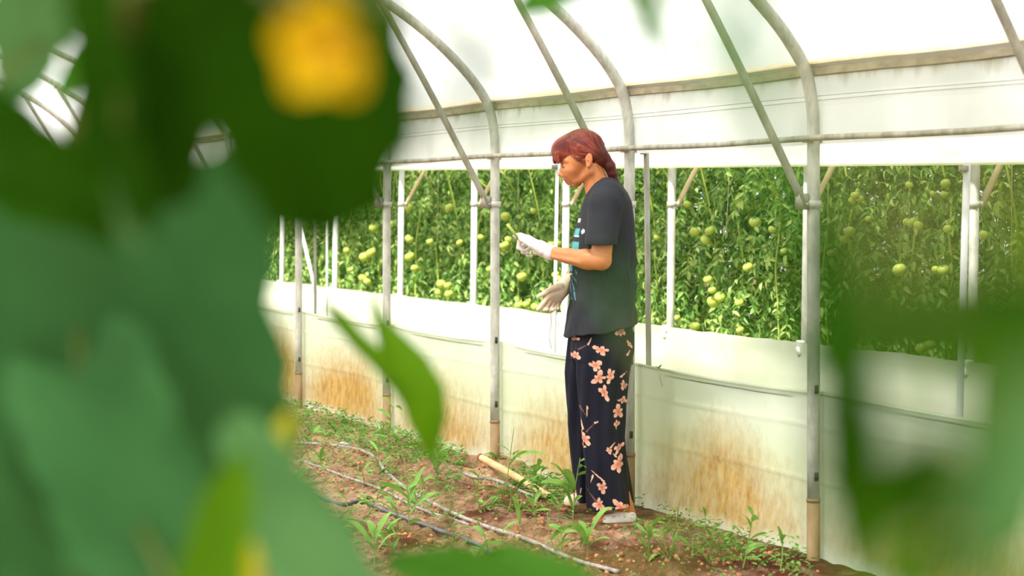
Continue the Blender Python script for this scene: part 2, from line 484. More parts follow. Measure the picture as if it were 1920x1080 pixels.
# roof film over the hoops
PROF = [(0, 0), (0, 1.3), (0, 1.58), (.008, 1.68), (.035, 1.79), (.10, 1.89), (.18, 1.98), (.29, 2.08), (.42, 2.18), (.58, 2.28), (.82, 2.41), (1.2, 2.58), (1.8, 2.80), (2.6, 3.02), (3.3, 3.13), (3.97, 3.16)]
FULL = PROF + [(7.94 - v_, z_) for v_, z_ in PROF[-2::-1]]
FP = [Vector((p.x, p.y)) for p in smooth_path([(a_, b2, 0) for a_, b2 in FULL], 3)]
def offset(P, d):
    out = []
    for i, p in enumerate(P):
        t = (P[min(i + 1, len(P) - 1)] - P[max(i - 1, 0)]).normalized()
        out.append((p.x - t.y * d, p.y + t.x * d))
    return out
roof_prof = [p for p in offset(FP, .035) if p[1] > 1.80]
V = []; us = np.arange(US, 9.0, .24)
for u in us:
    for (v_, z_) in roof_prof:
        s = -.012 * math.sin((u - pu[0]) / sp_ * math.pi) ** 2
        V.append(L(u, v_, z_ + s))
n = len(roof_prof)
Fc = [(i * n + j, (i + 1) * n + j, (i + 1) * n + j + 1, i * n + j + 1) for i in range(len(us) - 1) for j in range(n - 1)]
o = link('ceiling', mesh('ceiling', V, Fc, M['roof_film'])); props(o, 'bright translucent white roof film over the hoops', kind='structure')
# far side wall of the same house, behind the camera plants
V, Fc, _ = sheet('wall_left', US, 9, [(8.0, 0), (8.0, .3), (8.0, .61)], M['flap'], .3)
props(link('wall_left', mesh('wall_left', V, Fc, M['flap'])), 'low film skirt on the other side of the greenhouse', kind='structure')

# ------------------------------------------------------------------ hoops
def loc_tube(pts, r, n=12):                       # hoop-local frame: x along wall, y outwards, z up
    return tube([(0, -v_, z_) for v_, z_ in pts], r, n)
FPl = [(p.x, p.y) for p in FP]
def clamp_mesh(z, r=.030):
    m_ = MB()
    m_.tube([(0, 0, z - .014), (0, 0, z + .014)], r, 14)
    m_.box((0, -.034, z), (.006, .014, .013)); m_.tube([(-.02, -.038, z), (.02, -.038, z)], .005, 6)
    return m_
arch_pts = [(0, .21)] + [p for p in FPl if p[1] > .3] + [(7.94, .21)]
me_arch = mesh('hoop_pipe', *loc_tube(arch_pts, .0235), M['galv'])
foot_m = MB(); foot_m.tube([(0, 0, -.25), (0, 0, .21)], .0245, 12); foot_m.tube([(0, 0, .205), (0, 0, .217)], .0262, 12)
me_foot = mesh('post_foot', foot_m.V, foot_m.F, M['post_foot'])
foot2 = MB(); foot2.tube([(0, -7.94, -.25), (0, -7.94, .21)], .0245, 10)
me_foot2 = mesh('post_foot', foot2.V, foot2.F, M['post_foot'])
cl = clamp_mesh(1.30); me_clamp = mesh('clamp', cl.V, cl.F, M['galv'])
br = MB(); br.tube(smooth_path([(0, -.035, 1.29), (-.004, -.32, 1.80), (0, -.625, 2.30)], 5), .0155, 10)
br.box((0, -.05, 1.31), (.012, .022, .03)); br.box((0, -.62, 2.30), (.014, .024, .024))
me_brace = mesh('brace', br.V, br.F, M['galv_dirty'])
me_fclip = []
for zc in (.62, .30):
    fc_ = MB(); fc_.box((.025, -.004, zc), (.004, .006, .015)); me_fclip.append(mesh('film_clip', fc_.V, fc_.F, M['dark_clip']))
jc = MB(); jc.box((0, -.005, 1.54), (.02, .030, .014))
me_jc = mesh('purlin_bracket', jc.V, jc.F, M['galv'])
hoop_labels = {
    10: 'leftmost hoop with its steel post clear of the big leaves',
    11: 'second hoop from the left, its post left of the hanging forked leaf top',
    12: 'full height hoop just left of the woman, the tan pipe lies at its foot',
    13: 'hoop rising directly behind the woman and her ponytail',
    14: 'thick looking near hoop right of the woman, partly veiled by green blur',
    15: 'hoop beyond the right edge whose brace crosses the top right corner'}
for i, u in enumerate(post_u):
    g = 'far hoops seen through the gap at upper left' if i < 10 else None
    lab = hoop_labels.get(i, 'distant steel hoop deep in the greenhouse behind the left leaves')
    if i > 15: lab = 'steel hoop nearer the camera past the right edge'
    if i > 15: g = 'near hoops past the right edge'
    h = empty('greenhouse_hoop', L(u, 0, 0), lab, 'hoop', g, ANG)
    link('arch_pipe', me_arch, h); link('post_foot', me_foot, h); link('post_foot', me_foot2, h)
    link('clamp', me_clamp, h); link('brace', me_brace, h); link('film_clip', me_fclip[0], h); link('film_clip', me_fclip[1], h); link('purlin_bracket', me_jc, h)

def long_pipe(name, v_, z_, r, mat, lab, cat='pipe', sag=.0):
    pts = [L(u, v_, z_ - sag * math.sin((u - pu[0]) / sp_ * math.pi) ** 2) for u in np.arange(US, UE + 1, .3)]
    o_ = link(name, mesh(name, *tube(pts, r, 10), mat)); props(o_, lab, cat); return o_
long_pipe('purlin_pipe', .034, 1.542, .0115, M['galv_dirty'], 'long horizontal steel purlin along the wall at head height', sag=.006)
long_pipe('roof_purlin', 2.1, 2.87, .014, M['galv_dirty'], 'long roof purlin running under the film at upper left')
long_pipe('ridge_pipe', 3.97, 3.125, .016, M['galv_dirty'], 'ridge pipe along the crown of the hoops')

# thin upright poles just behind the skirt
for px0, px1, pb, lab, mt, r_, top in (
        (591, 591, 594, 'thin grey pole behind the skirt near the leftmost hoop', 'galv_dirty', .0095, 1.53),
        (613, 613, 590, 'thin white pole next to the thin grey pole at left', 'white_pipe', .008, 1.53),
        (1045, 1035, 560, 'thin white pole in front of the womans face and hands', 'white_pipe', .009, 1.50),
        (1212, 1219, 682, 'dark thin pole just right of the womans back', 'galv_dirty', .0125, 1.55),
        (1813, 1790, 752, 'leaning white pole near the right edge', 'white_pipe', .0125, 1.44)):
    u1, _z = wall_uz(px0, 300, -.13); u0, _z = wall_uz(px1, pb, -.13)
    base = L(u0, -.13, gz(*L(u0, -.13, 0)[:2]) - .02)
    t = empty('thin_pole', base, lab, 'pole')
    part('pole', *tube([base - Vector((0, 0, .06)), L((u0 + u1) / 2, -.13, top / 2), L(u1, -.13, top)], r_, 8), M[mt], t)
    tie = MB(); tie.box(L(u1, -.115, top - .02), (.014, .014, .01)); part('tie', tie.V, tie.F, M['galv_dirty'], t)

# ------------------------------------------------------------------ neighbouring house
VR = -1.5
nb = empty('wall_neighbour', L(0, VR, 0), kind='structure'); props(nb, 'open side of the neighbouring greenhouse with low film flap')
nb.name = 'wall_back'
us = np.arange(-22, 7.5, .06); zs = np.linspace(-.05, .60, 14)
UU, ZZ = np.meshgrid(us, zs, indexing='ij')
v = VR + .05 + .02 * fbm(UU * 1.2, ZZ * 3, 5.5) + .006 * fbm(UU * 7, ZZ * 2, 6.5) + .05 * np.clip((.52 - ZZ) / .1, 0, 1)
Zt = ZZ + np.where(ZZ > .57, .010 * fbm(UU * 2.4, UU * 0, 2.2) + .006 * fbm(UU * 9, UU * 0, 2.2), 0)
X = W0[0] + EX[0] * UU - EO[0] * v; Y = W0[1] + EX[1] * UU - EO[1] * v
a, b_ = UU.shape; idx = np.arange(a * b_).reshape(a, b_)
q = np.stack([idx[:-1, :-1], idx[1:, :-1], idx[1:, 1:], idx[:-1, 1:]], -1).reshape(-1, 4)
part('flap_film', np.stack([X, Y, Zt], -1), q, M['flap'], nb)
cpt = [(-30, 1.52), *[wall_uz(px, py, VR) for px, py in ((500, 322), (715, 318), (1100, 314), (1525, 309), (1900, 305))], (9, 1.44)]
cu = np.array([p[0] for p in cpt]); cz = np.array([p[1] for p in cpt])
us = np.arange(-22, 7.5, .15); V = []
for u in us:
    zb = float(np.interp(u, cu, cz))
    for t_ in (0, .06, .2, .4, .7, 1.0):
        z_ = zb + (2.0 - zb) * t_
        V.append(L(u, VR + .05 + .015 * float(fbm(u * 1.5, z_ * 2, 2)), z_))
Fc = [(i * 6 + j, (i + 1) * 6 + j, (i + 1) * 6 + j + 1, i * 6 + j + 1) for i in range(len(us) - 1) for j in range(5)]
part('curtain_film', V, Fc, M['curtain'], nb)
part('curtain_roll', *tube([L(u, VR + .06, float(np.interp(u, cu, cz)) + .004) for u in np.arange(-22, 7.5, .3)], .014, 8), M['flap'], nb)['label'] = 'rolled lower hem of the raised curtain'
# neighbour roof
rp = [(VR - .03 - a_, b2) for a_, b2 in roof_prof if a_ < 5]
V = []; us = np.arange(US, 9, .5); n = len(rp)
for u in us:
    for (v_, z_) in rp: V.append(L(u, v_, z_ + .1))
Fc = [(i * n + j, (i + 1) * n + j, (i + 1) * n + j + 1, i * n + j + 1) for i in range(len(us) - 1) for j in range(n - 1)]
props(link('ceiling', mesh('ceiling', V, Fc, M['roof_film'])), 'white film roof of the neighbouring greenhouse', kind='structure')

rear_px = [(529, 532), (629, 540), (752, 551), (889, 568), (1061, 590), (1259, 607), (1513, 638), (1826, 688)]
ru = [wall_uz(a_, b2, VR)[0] for a_, b2 in rear_px]
rlab = ['rear white post far left, at the edge of the big blue green leaf', 'rear white post right of the pair of thin poles', 'rear white post right of the second hoop',
        'rear white post left of the full height hoop', 'rear white post right of the thin pole by the womans chin', 'rear grey post right of the woman, brace at its top',
        'rear post hidden close behind the near hoop right of the woman', 'rear grey post beside the leaning white pole at right']
ru_all = [ru[0] - 1.45 * k for k in range(8, 0, -1)] + ru + [ru[-1] + 1.45]
rl_all = ['distant rear post seen through the gap left of centre'] * 8 + rlab + ['rear post past the right edge']
pm = MB(); pm.tube([(-.0, 0, -.2), (-.012, 0, .60), (.02, 0, 2.0)], .0225, 12)
me_rp = mesh('post_pipe', pm.V, pm.F, M['white_pipe']); pm2 = me_rp.copy(); pm2.materials.clear(); pm2.materials.append(M['galv'])
cm_ = MB(); cm_.tube([(.004, 0, 1.285), (.004, 0, 1.315)], .028, 12); cm_.box((.012, .03, 1.30), (.012, .02, .014)); me_rc = mesh('clamp', cm_.V, cm_.F, M['galv'])
rb = MB(); rb.tube([(.01, .03, 1.29), (.01, .62, 2.28)], .0155, 8); me_rb = mesh('brace', rb.V, rb.F, M['lath'])
rc = MB(); rc.box((0, -.035, .585), (.026, .012, .022)); rc.tube([(-.01, -.05, .57), (.012, -.05, .535)], .012, 8); me_rk = mesh('flap_clip', rc.V, rc.F, M['clip'])
for i, u in enumerate(ru_all):
    p = empty('rear_post', L(u, VR, 0), rl_all[i], 'post', 'distant rear posts' if i < 8 else None, ANG)
    link('post_pipe', me_rp if i < 13 else pm2, p); link('clamp', me_rc, p); link('brace', me_rb, p); link('flap_clip', me_rk, p)
for pxa, pya, pxb, pyb, lab in ((571, 457, 587, 528, 'short white slanting prop behind the leftmost hoop'),):
    ua, za = wall_uz(pxa, pya, -.6); ub, zb = wall_uz(pxb, pyb, -.6)
    d_ = ((ub - ua), (zb - za))
    a1 = L(ua - d_[0] * .6, -.6, za - d_[1] * .6); b1 = L(ub + d_[0] * (zb / (za - zb)), -.6, 0)
    props(link('slanting_prop', mesh('slanting_prop', *tube([a1, b1], .014, 8), M['white_pipe'])), lab, 'pole')

# ------------------------------------------------------------------ tomato plants
def leaflet(mb_, base, d, nrm, ln, wd_):
    side = d.cross(nrm)
    if side.length < 1e-4: side = Vector((1, 0, 0))
    side.normalize(); n_ = side.cross(d).normalized()
    m1 = base + d * ln * .35 - n_ * ln * .02; m2 = base + d * ln * .72 - n_ * ln * .10; tip = base + d * ln - n_ * ln * .25
    up = n_ * wd_ * .28
    V_ = [base, m1, m2, tip, m1 + side * wd_ * .5 + up, m2 + side * wd_ * .36 + up * .6, m1 - side * wd_ * .5 + up, m2 - side * wd_ * .36 + up * .6]
    mb_.add(V_, [(0, 4, 1), (1, 4, 5, 2), (2, 5, 3), (0, 1, 6), (1, 2, 7, 6), (2, 3, 7)])

def tomato_foliage(seed):
    r = random.Random(seed); mb_ = MB()
    for i in range(150):
        z = .25 + 1.95 * (i + r.random()) / 150
        az = r.uniform(0, 2 * math.pi)
        if r.random() < .55: az = -math.pi / 2 + r.gauss(0, .9)
        d = Vector((math.cos(az), math.sin(az), .25)); d.normalize()
        ln = r.uniform(.16, .32) * (1.0 if z < 1.7 else .8)
        p = Vector((r.uniform(-.05, .05), r.uniform(-.05, .05), z)); st = [p.copy()]
        ns = 6
        for s in range(ns):
            d = (d + Vector((r.gauss(0, .08), r.gauss(0, .08), -.22 - .08 * s))).normalized()
            p = p + d * ln / ns; st.append(p.copy())
            sd = d.cross(Vector((0, 0, 1))).normalized() if abs(d.z) < .98 else Vector((1, 0, 0))
            nr = sd.cross(d).normalized()
            if s > 0:
                for sg in (-1, 1):
                    dd = (sd * sg * .85 + d * .5 + Vector((r.gauss(0, .25), r.gauss(0, .25), r.gauss(-.25, .25)))).normalized()
                    leaflet(mb_, p, dd, nr + Vector((r.gauss(0, .4), r.gauss(0, .4), r.gauss(0, .4))), r.uniform(.035, .068), r.uniform(.014, .027))
        leaflet(mb_, p, d, nr, .06, .028)
        mb_.tube(st, .0018, 3, False)
    return mesh('foliage', mb_.V, mb_.F, M['tleaf'], smooth=False)
fol = [tomato_foliage(100 + k_) for k_ in range(5)]
def vine(seed):
    r = random.Random(seed); pts = [Vector((0, -.02, 0))]
    for i in range(12):
        pts.append(Vector((r.gauss(0, .02), -.11 + r.gauss(0, .035) - (.06 if i > 6 else 0), .19 * (i + 1))))
    return mesh('main_stem', *tube(smooth_path(pts, 3), .0062, 6), M['vine'])
vines = [vine(k_) for k_ in range(4)]
twn = [mesh('twine', *tube([(.03, -.19, 1.0 + .1 * k_), (0, -.12, 2.35)], .0022, 4), M['twine']) for k_ in range(2)]
def tomato_mesh():
    V_ = []; Fc_ = []; nr_, na = 9, 14
    for i in range(nr_ + 1):
        th = math.pi * i / nr_
        for j in range(na):
            ph = 2 * math.pi * j / na
            r_ = math.sin(th) * (1 + .035 * math.cos(5 * ph) * math.sin(th))
            z_ = math.cos(th) * .84 - .16 * math.exp(-(th / .35) ** 2)
            V_.append((r_ * math.cos(ph), r_ * math.sin(ph), z_))
    for i in range(nr_):
        for j in range(na):
            j2 = (j + 1) % na
            Fc_.append((i * na + j, (i + 1) * na + j, (i + 1) * na + j2, i * na + j2))
    n0 = len(V_)
    me = None
    mb_ = MB(); mb_.add(V_, Fc_)
    nf = len(Fc_)
    for k_ in range(5):
        a_ = k_ * 2 * math.pi / 5
        leaflet(mb_, Vector((0, 0, .72)), Vector((math.cos(a_), math.sin(a_), .15)).normalized(), Vector((0, 0, 1)), .75, .25)
    mb_.tube([(0, 0, .7), (.1, 0, 1.1), (.35, 0, 1.5)], .07, 5)
    me = mesh('tomato', mb_.V, mb_.F, M['tomato']); me.materials.append(M['calyx'])
    mi = [0] * nf + [1] * (len(mb_.F) - nf)
    me.polygons.foreach_set('material_index', mi); me.update()
    return me
tme = tomato_mesh()
TOM = [(767,389,9),(843,389,9),(701,426,10),(768,448,9),(684,481,11),(696,474,10),(768,481,10),(778,503,8),(681,521,9),(689,528,8),(806,453,7),(828,533,10),(840,535,8),(824,547,9),(842,551,9),(948,406,10),(902,445,7),(919,504,8),(954,449,8),(944,461,8),
 (1232,445,7),(1289,383,8),(1303,435,10),(1331,432,10),(1323,450,10),(1415,416,11),(1402,501,10),(1327,524,9),(1335,544,8),(1338,566,13),(1350,557,11),(1386,567,9),(1303,611,10),(1388,619,8),(1269,596,7),(1593,434,11),(1583,449,9),(1603,366,9),(1598,376,8),(1612,373,8),(1628,410,7),(1710,416,10),(1722,422,10),(1700,416,8),(1773,344,10),(1750,363,7),(1771,364,8),(1777,429,9),(1687,506,14),(1769,506,12),(1755,506,9),(1728,652,13),(1744,646,11),(1845,440,10),(1816,457,8),(1558,474,8),(1705,347,8),
 (979,519,10),(947,460,9),(973,572,9),(987,570,8),(1004,576,9),(1047,455,9),(1042,515,8),(1050,523,8),(1034,458,7),(372,385,6),(650,470,7),(658,505,6),(1448,430,8),(1470,470,7),(1000,395,7),(862,455,7),(735,420,7)]
VP = -1.98
rows = [(VP, 0), (VP - .42, 1), (VP - .85, 2)]
plants = []
SHORT = ['far left white post', 'white post beside the thin poles', 'white post past the second hoop', 'white post before the tall hoop', 'white post by her chin', 'grey post right of her back', 'post behind the near hoop', 'grey post beside the leaning pole']
du_ = .37
un = np.arange(-19, 4.8, du_)
for ri, (vp, k_) in enumerate(rows):
    for j, u in enumerate(un):
        uu = float(u) + (0, .18, .05)[ri] + rnd.uniform(-.05, .05)
        if ri == 0:
            lab = 'bushy green tomato plant in the front row beyond the low film wall'; grp = 'tomato plants in the front row next door'
        else:
            lab = 'tomato plant in the row behind, glimpsed between front row plants'; grp = 'tomato plants in the second row next door'
        if ri == 0:
            kk = [q for q in range(8) if ru[q] <= uu]
            if kk and uu < ru[7] + 1.1:
                nth = sum(1 for q in plants if q[0] >= ru[kk[-1]])
                lab = ['first', 'second', 'third', 'fourth', 'fifth', 'sixth'][nth] + ' front row tomato plant rightward from the ' + SHORT[kk[-1]]
        root = empty('tomato_plant', L(uu, vp, 0), lab, 'plant', grp, ANG + math.pi + (0 if True else 0))
        root.rotation_euler.z = ANG + rnd.uniform(-.5, .5)
        f_ = link('foliage', fol[rnd.randrange(5)], root); f_['kind'] = 'stuff'
        link('main_stem', vines[rnd.randrange(4)], root)
        if j % 2 == 0: link('twine', twn[rnd.randrange(2)], root)
        if ri == 0: plants.append((uu, root))
for (px, py, rp_) in TOM:
    vt = VP + .28 + rnd.uniform(-.03, .03)
    u, z_ = wall_uz(px, py, vt); Y = wall_Y(px, vt)
    uu, root = min(plants, key=lambda t_: abs(t_[0] - u))
    t = link('tomato', tme, root)
    r_ = rp_ * Y / F * 1.0
    Mw = Matrix.Translation(L(u, vt, z_)) @ Euler((rnd.uniform(-.5, .5), rnd.uniform(-.5, .5), rnd.uniform(0, 6))).to_matrix().to_4x4() @ Matrix.Scale(r_, 4)
    Mr = Matrix.Translation(root.location) @ Matrix.Rotation(root.rotation_euler.z, 4, 'Z')
    t.matrix_local = Mr.inverted() @ Mw
# label each plant of the front row where fruit makes it distinct is impossible at this size: they share a group

# ------------------------------------------------------------------ woman: signed distance modelling
PS = 7.80 / F                                   # metres per pixel at the woman's depth
def wp(px, py, dy=0.0):                         # pixel at her mid plane + lateral offset (negative = nearer)
    return np.array([(px - CX) * PS, 7.80 + dy, CZ - (py - HY) * PS])

class SDF:
    def __init__(s, lo, hi, h):
        s.lo = np.array(lo, float); s.h = h
        s.n = np.ceil((np.array(hi) - s.lo) / h).astype(int) + 1
        s.A = np.full(s.n, .06, np.float32)
    def win(s, lo, hi, m):
        a_ = np.clip(np.floor((np.array(lo) - m - s.lo) / s.h).astype(int), 0, s.n)
        b2 = np.clip(np.ceil((np.array(hi) + m - s.lo) / s.h).astype(int) + 1, 0, s.n)
        sl = tuple(slice(int(x), int(y)) for x, y in zip(a_, b2))
        g = np.meshgrid(*[s.lo[i] + s.h * np.arange(a_[i], b2[i]) for i in range(3)], indexing='ij', sparse=True)
        return sl, g
    def op(s, sl, d, k, mode):
        A = s.A[sl]
        if A.size == 0: return
        d = d.astype(np.float32)
        if mode == 'add':
            if k > 0:
                h = np.clip(.5 + .5 * (A - d) / k, 0, 1); s.A[sl] = A * (1 - h) + d * h - k * h * (1 - h)
            else: s.A[sl] = np.minimum(A, d)
        else:
            d = -d
            if k > 0:
                h = np.clip(.5 - .5 * (A - d) / k, 0, 1); s.A[sl] = A * (1 - h) + d * h + k * h * (1 - h)
            else: s.A[sl] = np.maximum(A, d)
    def cone(s, a_, b2, ra, rb_, k=.01, mode='add'):
        a_ = np.array(a_, float); b2 = np.array(b2, float); m = max(ra, rb_) + k + .05
        sl, (x, y, z) = s.win(np.minimum(a_, b2), np.maximum(a_, b2), m)
        ab = b2 - a_; L2 = max(float(ab @ ab), 1e-9)
        t = np.clip(((x - a_[0]) * ab[0] + (y - a_[1]) * ab[1] + (z - a_[2]) * ab[2]) / L2, 0, 1)
        d = np.sqrt((x - a_[0] - ab[0] * t) ** 2 + (y - a_[1] - ab[1] * t) ** 2 + (z - a_[2] - ab[2] * t) ** 2) - (ra + (rb_ - ra) * t)
        s.op(sl, d, k, mode)
    def ell(s, c, r, k=.01, rot=0.0, mode='add', rz=0.0):          # rot: tilt in the x-z plane (rad)
        c = np.array(c, float); m = max(r) + k + .05
        sl, (x, y, z) = s.win(c, c, m)
        x = x - c[0]; y = y - c[1]; z = z - c[2]
        if rz:
            x, y = x * math.cos(rz) + y * math.sin(rz), -x * math.sin(rz) + y * math.cos(rz)
        ca, sa = math.cos(rot), math.sin(rot)
        X_ = x * ca + z * sa; Z_ = -x * sa + z * ca
        k0 = np.sqrt((X_ / r[0]) ** 2 + (y / r[1]) ** 2 + (Z_ / r[2]) ** 2)
        k1 = np.sqrt((X_ / r[0] ** 2) ** 2 + (y / r[1] ** 2) ** 2 + (Z_ / r[2] ** 2) ** 2) + 1e-6
        s.op(sl, k0 * (k0 - 1) / k1, k, mode)
    def loft(s, rows_, yc, k=.01, fold=None, mode='add'):
        # rows_: (py, px front, px back, half width, [lateral centre]) -> elliptical slices
        rows_ = sorted(rows_, key=lambda r: -r[0])
        z_ = np.array([CZ - (r[0] - HY) * PS for r in rows_])
        xf = np.array([(r[1] - CX) * PS for r in rows_]); xb = np.array([(r[2] - CX) * PS for r in rows_])
        hw = np.array([r[3] for r in rows_]); ycs = np.array([r[4] if len(r) > 4 else yc for r in rows_]) + 7.80
        sl, (x, y, z) = s.win((xf.min(), (ycs - hw).min(), z_.min()), (xb.max(), (ycs + hw).max(), z_.max()), .06)
        zz = z.ravel()
        def ip(a_): return np.interp(zz, z_, a_)[None, None, :]
        cx_ = (ip(xf) + ip(xb)) / 2; ax = (ip(xb) - ip(xf)) / 2; ay = ip(hw); cy_ = ip(ycs)
        if fold is not None:
            ang = np.arctan2((y - cy_) / ay, (x - cx_) / ax)
            f = fold(ang, z); ax = ax + f; ay = ay + f
        k0 = (np.abs((x - cx_) / ax) ** 2.3 + np.abs((y - cy_) / ay) ** 2.3) ** (1 / 2.3)
        d = (k0 - 1) * np.minimum(ax, ay) * .9
        d = np.maximum(d, z - z_.max()); d = np.maximum(d, z_.min() - z)
        s.op(sl, d, k, mode)
    def mesh(s):
        A = s.A; ins = A < 0
        nx_, ny_, nz_ = A.shape
        cnt = np.zeros((nx_ - 1, ny_ - 1, nz_ - 1), np.int8)
        for i in (0, 1):
            for j in (0, 1):
                for k in (0, 1):
                    cnt += ins[i:nx_ - 1 + i, j:ny_ - 1 + j, k:nz_ - 1 + k]
        act = (cnt > 0) & (cnt < 8)
        I, J, K = np.nonzero(act); nV = len(I)
        vid = np.full(act.shape, -1, np.int64); vid[I, J, K] = np.arange(nV)
        acc = np.zeros((nV, 3)); c = np.zeros(nV)
        corners = [(i, j, k) for i in (0, 1) for j in (0, 1) for k in (0, 1)]
        for p in corners:
            for ax in range(3):
                if p[ax]: continue
                q_ = list(p); q_[ax] = 1
                a_ = A[I + p[0], J + p[1], K + p[2]]; b2 = A[I + q_[0], J + q_[1], K + q_[2]]
                mm = (a_ < 0) != (b2 < 0)
                t = np.where(mm, a_ / np.where(mm, a_ - b2, 1), 0)
                pos = np.tile(np.array(p, float), (nV, 1)); pos[:, ax] = t
                acc[mm] += pos[mm]; c[mm] += 1
        V_ = acc / np.maximum(c, 1)[:, None] + np.stack([I, J, K], 1)
        V_ = s.lo + V_ * s.h
        Fs = []
        for ax in range(3):
            o1, o2 = [(1, 2), (2, 0), (0, 1)][ax]
            sl0 = [slice(None)] * 3; sl1 = [slice(None)] * 3
            sl0[ax] = slice(0, -1); sl1[ax] = slice(1, None)
            e = ins[tuple(sl0)] != ins[tuple(sl1)]
            E = np.array(np.nonzero(e)).T
            E = E[(E[:, o1] > 0) & (E[:, o2] > 0) & (E[:, o1] < A.shape[o1] - 1) & (E[:, o2] < A.shape[o2] - 1)]
            def at_(d1, d2):
                Q = E.copy(); Q[:, o1] -= d1; Q[:, o2] -= d2
                return vid[Q[:, 0], Q[:, 1], Q[:, 2]]
            qd = np.stack([at_(1, 1), at_(0, 1), at_(0, 0), at_(1, 0)], 1)
            flip = ~ins[E[:, 0], E[:, 1], E[:, 2]]
            qd[flip] = qd[flip][:, ::-1]
            Fs.append(qd)
        Fq = np.concatenate(Fs); Fq = Fq[(Fq >= 0).all(1)]
        return V_, Fq

def rp(V_):                                      # world -> pixel-like side coordinates of her mid plane
    return V_[:, 0] / PS + CX, HY + (CZ - V_[:, 2]) / PS

P1 = PS
SKIN = np.array(lin((204, 134, 80))); SKIN_R = np.array(lin((180, 94, 58)))
woman = empty('person', (float(wp(1135, 0)[0]), 7.80, 0.0),
    'woman with red ponytail, charcoal T-shirt and floral trousers looking down at a held stalk', 'person')

# --- body
B = SDF(wp(1020, 985, -.30), wp(1215, 235, .30), .0038)
# legs, pelvis, torso core (under the clothes)
for sy, xs_ in ((-.095, (1138, 1132, 1152)), (.095, (1118, 1100, 1098))):
    hip = wp(1134, 650, sy * .9); knee = wp(xs_[1], 800, sy * 1.0); ank = wp(xs_[2] + (16 if sy < 0 else -4), 940 if sy < 0 else 936, sy * 1.05)
    B.cone(hip, knee, .075, .05, .02); B.cone(knee, ank, .05, .034, .02)
B.cone(wp(1170, 943, -.10), wp(1176, 957, -.10), .034, .030, .01)
B.cone(wp(1168, 960, -.105), wp(1118, 966, -.13), .026, .022, .01)
B.cone(wp(1096, 938, .10), wp(1072, 945, .09), .028, .024, .01)
B.cone(wp(1132, 630, 0), wp(1132, 470, 0), .105, .095, .03)
B.cone(wp(1132, 470, 0), wp(1132, 400, 0), .095, .085, .03)
for sy in (-1, 1):
    B.cone(wp(1134, 390, .03 * sy), wp(1134, 374, .135 * sy), .07, .048, .02)
# near arm (her left)
B.cone(wp(1132, 376, -.150), wp(1123, 483, -.205), .050, .041, .015)
B.cone(wp(1123, 486, -.205), wp(1095, 483, -.175), .040, .040, .012)
B.cone(wp(1100, 485, -.18), wp(1062, 478, -.125), .041, .031, .01)
B.cone(wp(1062, 478, -.125), wp(1026, 471, -.075), .031, .024, .01)
# tendons on the forearm
B.cone(wp(1085, 489, -.195), wp(1036, 480, -.115), .012, .009, .008)
B.cone(wp(1090, 477, -.195), wp(1040, 471, -.115), .010, .008, .010)
# far arm (her right)
B.cone(wp(1128, 376, .150), wp(1122, 478, .200), .050, .040, .015)
B.cone(wp(1122, 480, .200), wp(1080, 515, .13), .040, .031, .012)
B.cone(wp(1080, 515, .13), wp(1058, 535, .08), .031, .024, .010)
# neck
B.cone(wp(1127, 366, 0), wp(1109, 316, 0), .056, .044, .02)
B.cone(wp(1117, 360, 0), wp(1106, 325, 0), .038, .034, .015)
B.cone(wp(1125, 350, -.035), wp(1112, 312, -.045), .014, .013, .015)
# skull and face
B.ell(wp(1094, 284), (.089, .072, .082), .02, .25)
B.ell(wp(1077, 305), (.056, .062, .082), .025, -.28)
for sy in (-1, 1):
    B.cone(wp(1104, 322, .048 * sy), wp(1082, 342, .016 * sy), .016, .012, .018)       # jaw
    B.ell(wp(1069, 319, .038 * sy), (.020, .019, .017), .014)                          # cheekbone
    B.cone(wp(1053, 303, .010 * sy), wp(1062, 302, .050 * sy), .0075, .007, .010)      # brow
    B.ell(wp(1056, 311, .030 * sy), (.013, .016, .0105), .007, mode='sub')              # eye socket
    B.ell(wp(1060.5, 311.5, .030 * sy), (.0135, .0145, .0125), .002)                        # lid over the eyeball
    B.cone(wp(1054.7, 313.5, .020 * sy), wp(1057.5, 314, .042 * sy), .0022, .0018, .002)     # lash edge
    B.cone(wp(1070, 328, .030 * sy), wp(1078, 340, .030 * sy), .010, .008, .02)           # cheek to mouth
    B.cone(wp(1060, 329, .019 * sy), wp(1068, 343, .034 * sy), .0032, .0028, .006, mode='sub')   # fold beside the mouth
    B.ell(wp(1084, 334, .066 * sy), (.020, .012, .020), .012, mode='sub')                    # hollow cheek
    # ear
    B.ell(wp(1103, 301, .073 * sy), (.0155, .0075, .031), .004, -.12)
    B.ell(wp(1101.5, 299, .081 * sy), (.0088, .0055, .020), .003, -.12, mode='sub')
    B.ell(wp(1101, 301, .0765 * sy), (.004, .004, .007), .003)
    B.ell(wp(1101.5, 312, .075 * sy), (.008, .0065, .009), .004)
B.cone(wp(1083, 343), wp(1077, 346), .0150, .0125, .012)                                   # chin
B.cone(wp(1057, 307), wp(1050.5, 325), .0062, .0085, .008)                                 # nose
B.ell(wp(1051, 327), (.0115, .0115, .009), .005)
for sy in (-1, 1):
    B.ell(wp(1055, 329, .011 * sy), (.009, .0065, .0065), .004)
    B.ell(wp(1054, 331.2, .0065 * sy), (.0035, .003, .003), .002, mode='sub')
B.cone(wp(1062, 333), wp(1067, 341), .013, .014, .012)
B.ell(wp(1059.5, 336.5, 0), (.0075, .019, .0052), .003)                                     # upper lip
B.ell(wp(1062.5, 341, 0), (.0075, .016, .0056), .003)                                   # lower lip
B.cone(wp(1057.3, 338.8, -.018), wp(1057.3, 338.8, .018), .0018, .0018, .0015, mode='sub')
V_, F_ = B.mesh()
px_, py_ = rp(V_); dy_ = V_[:, 1] - 7.80
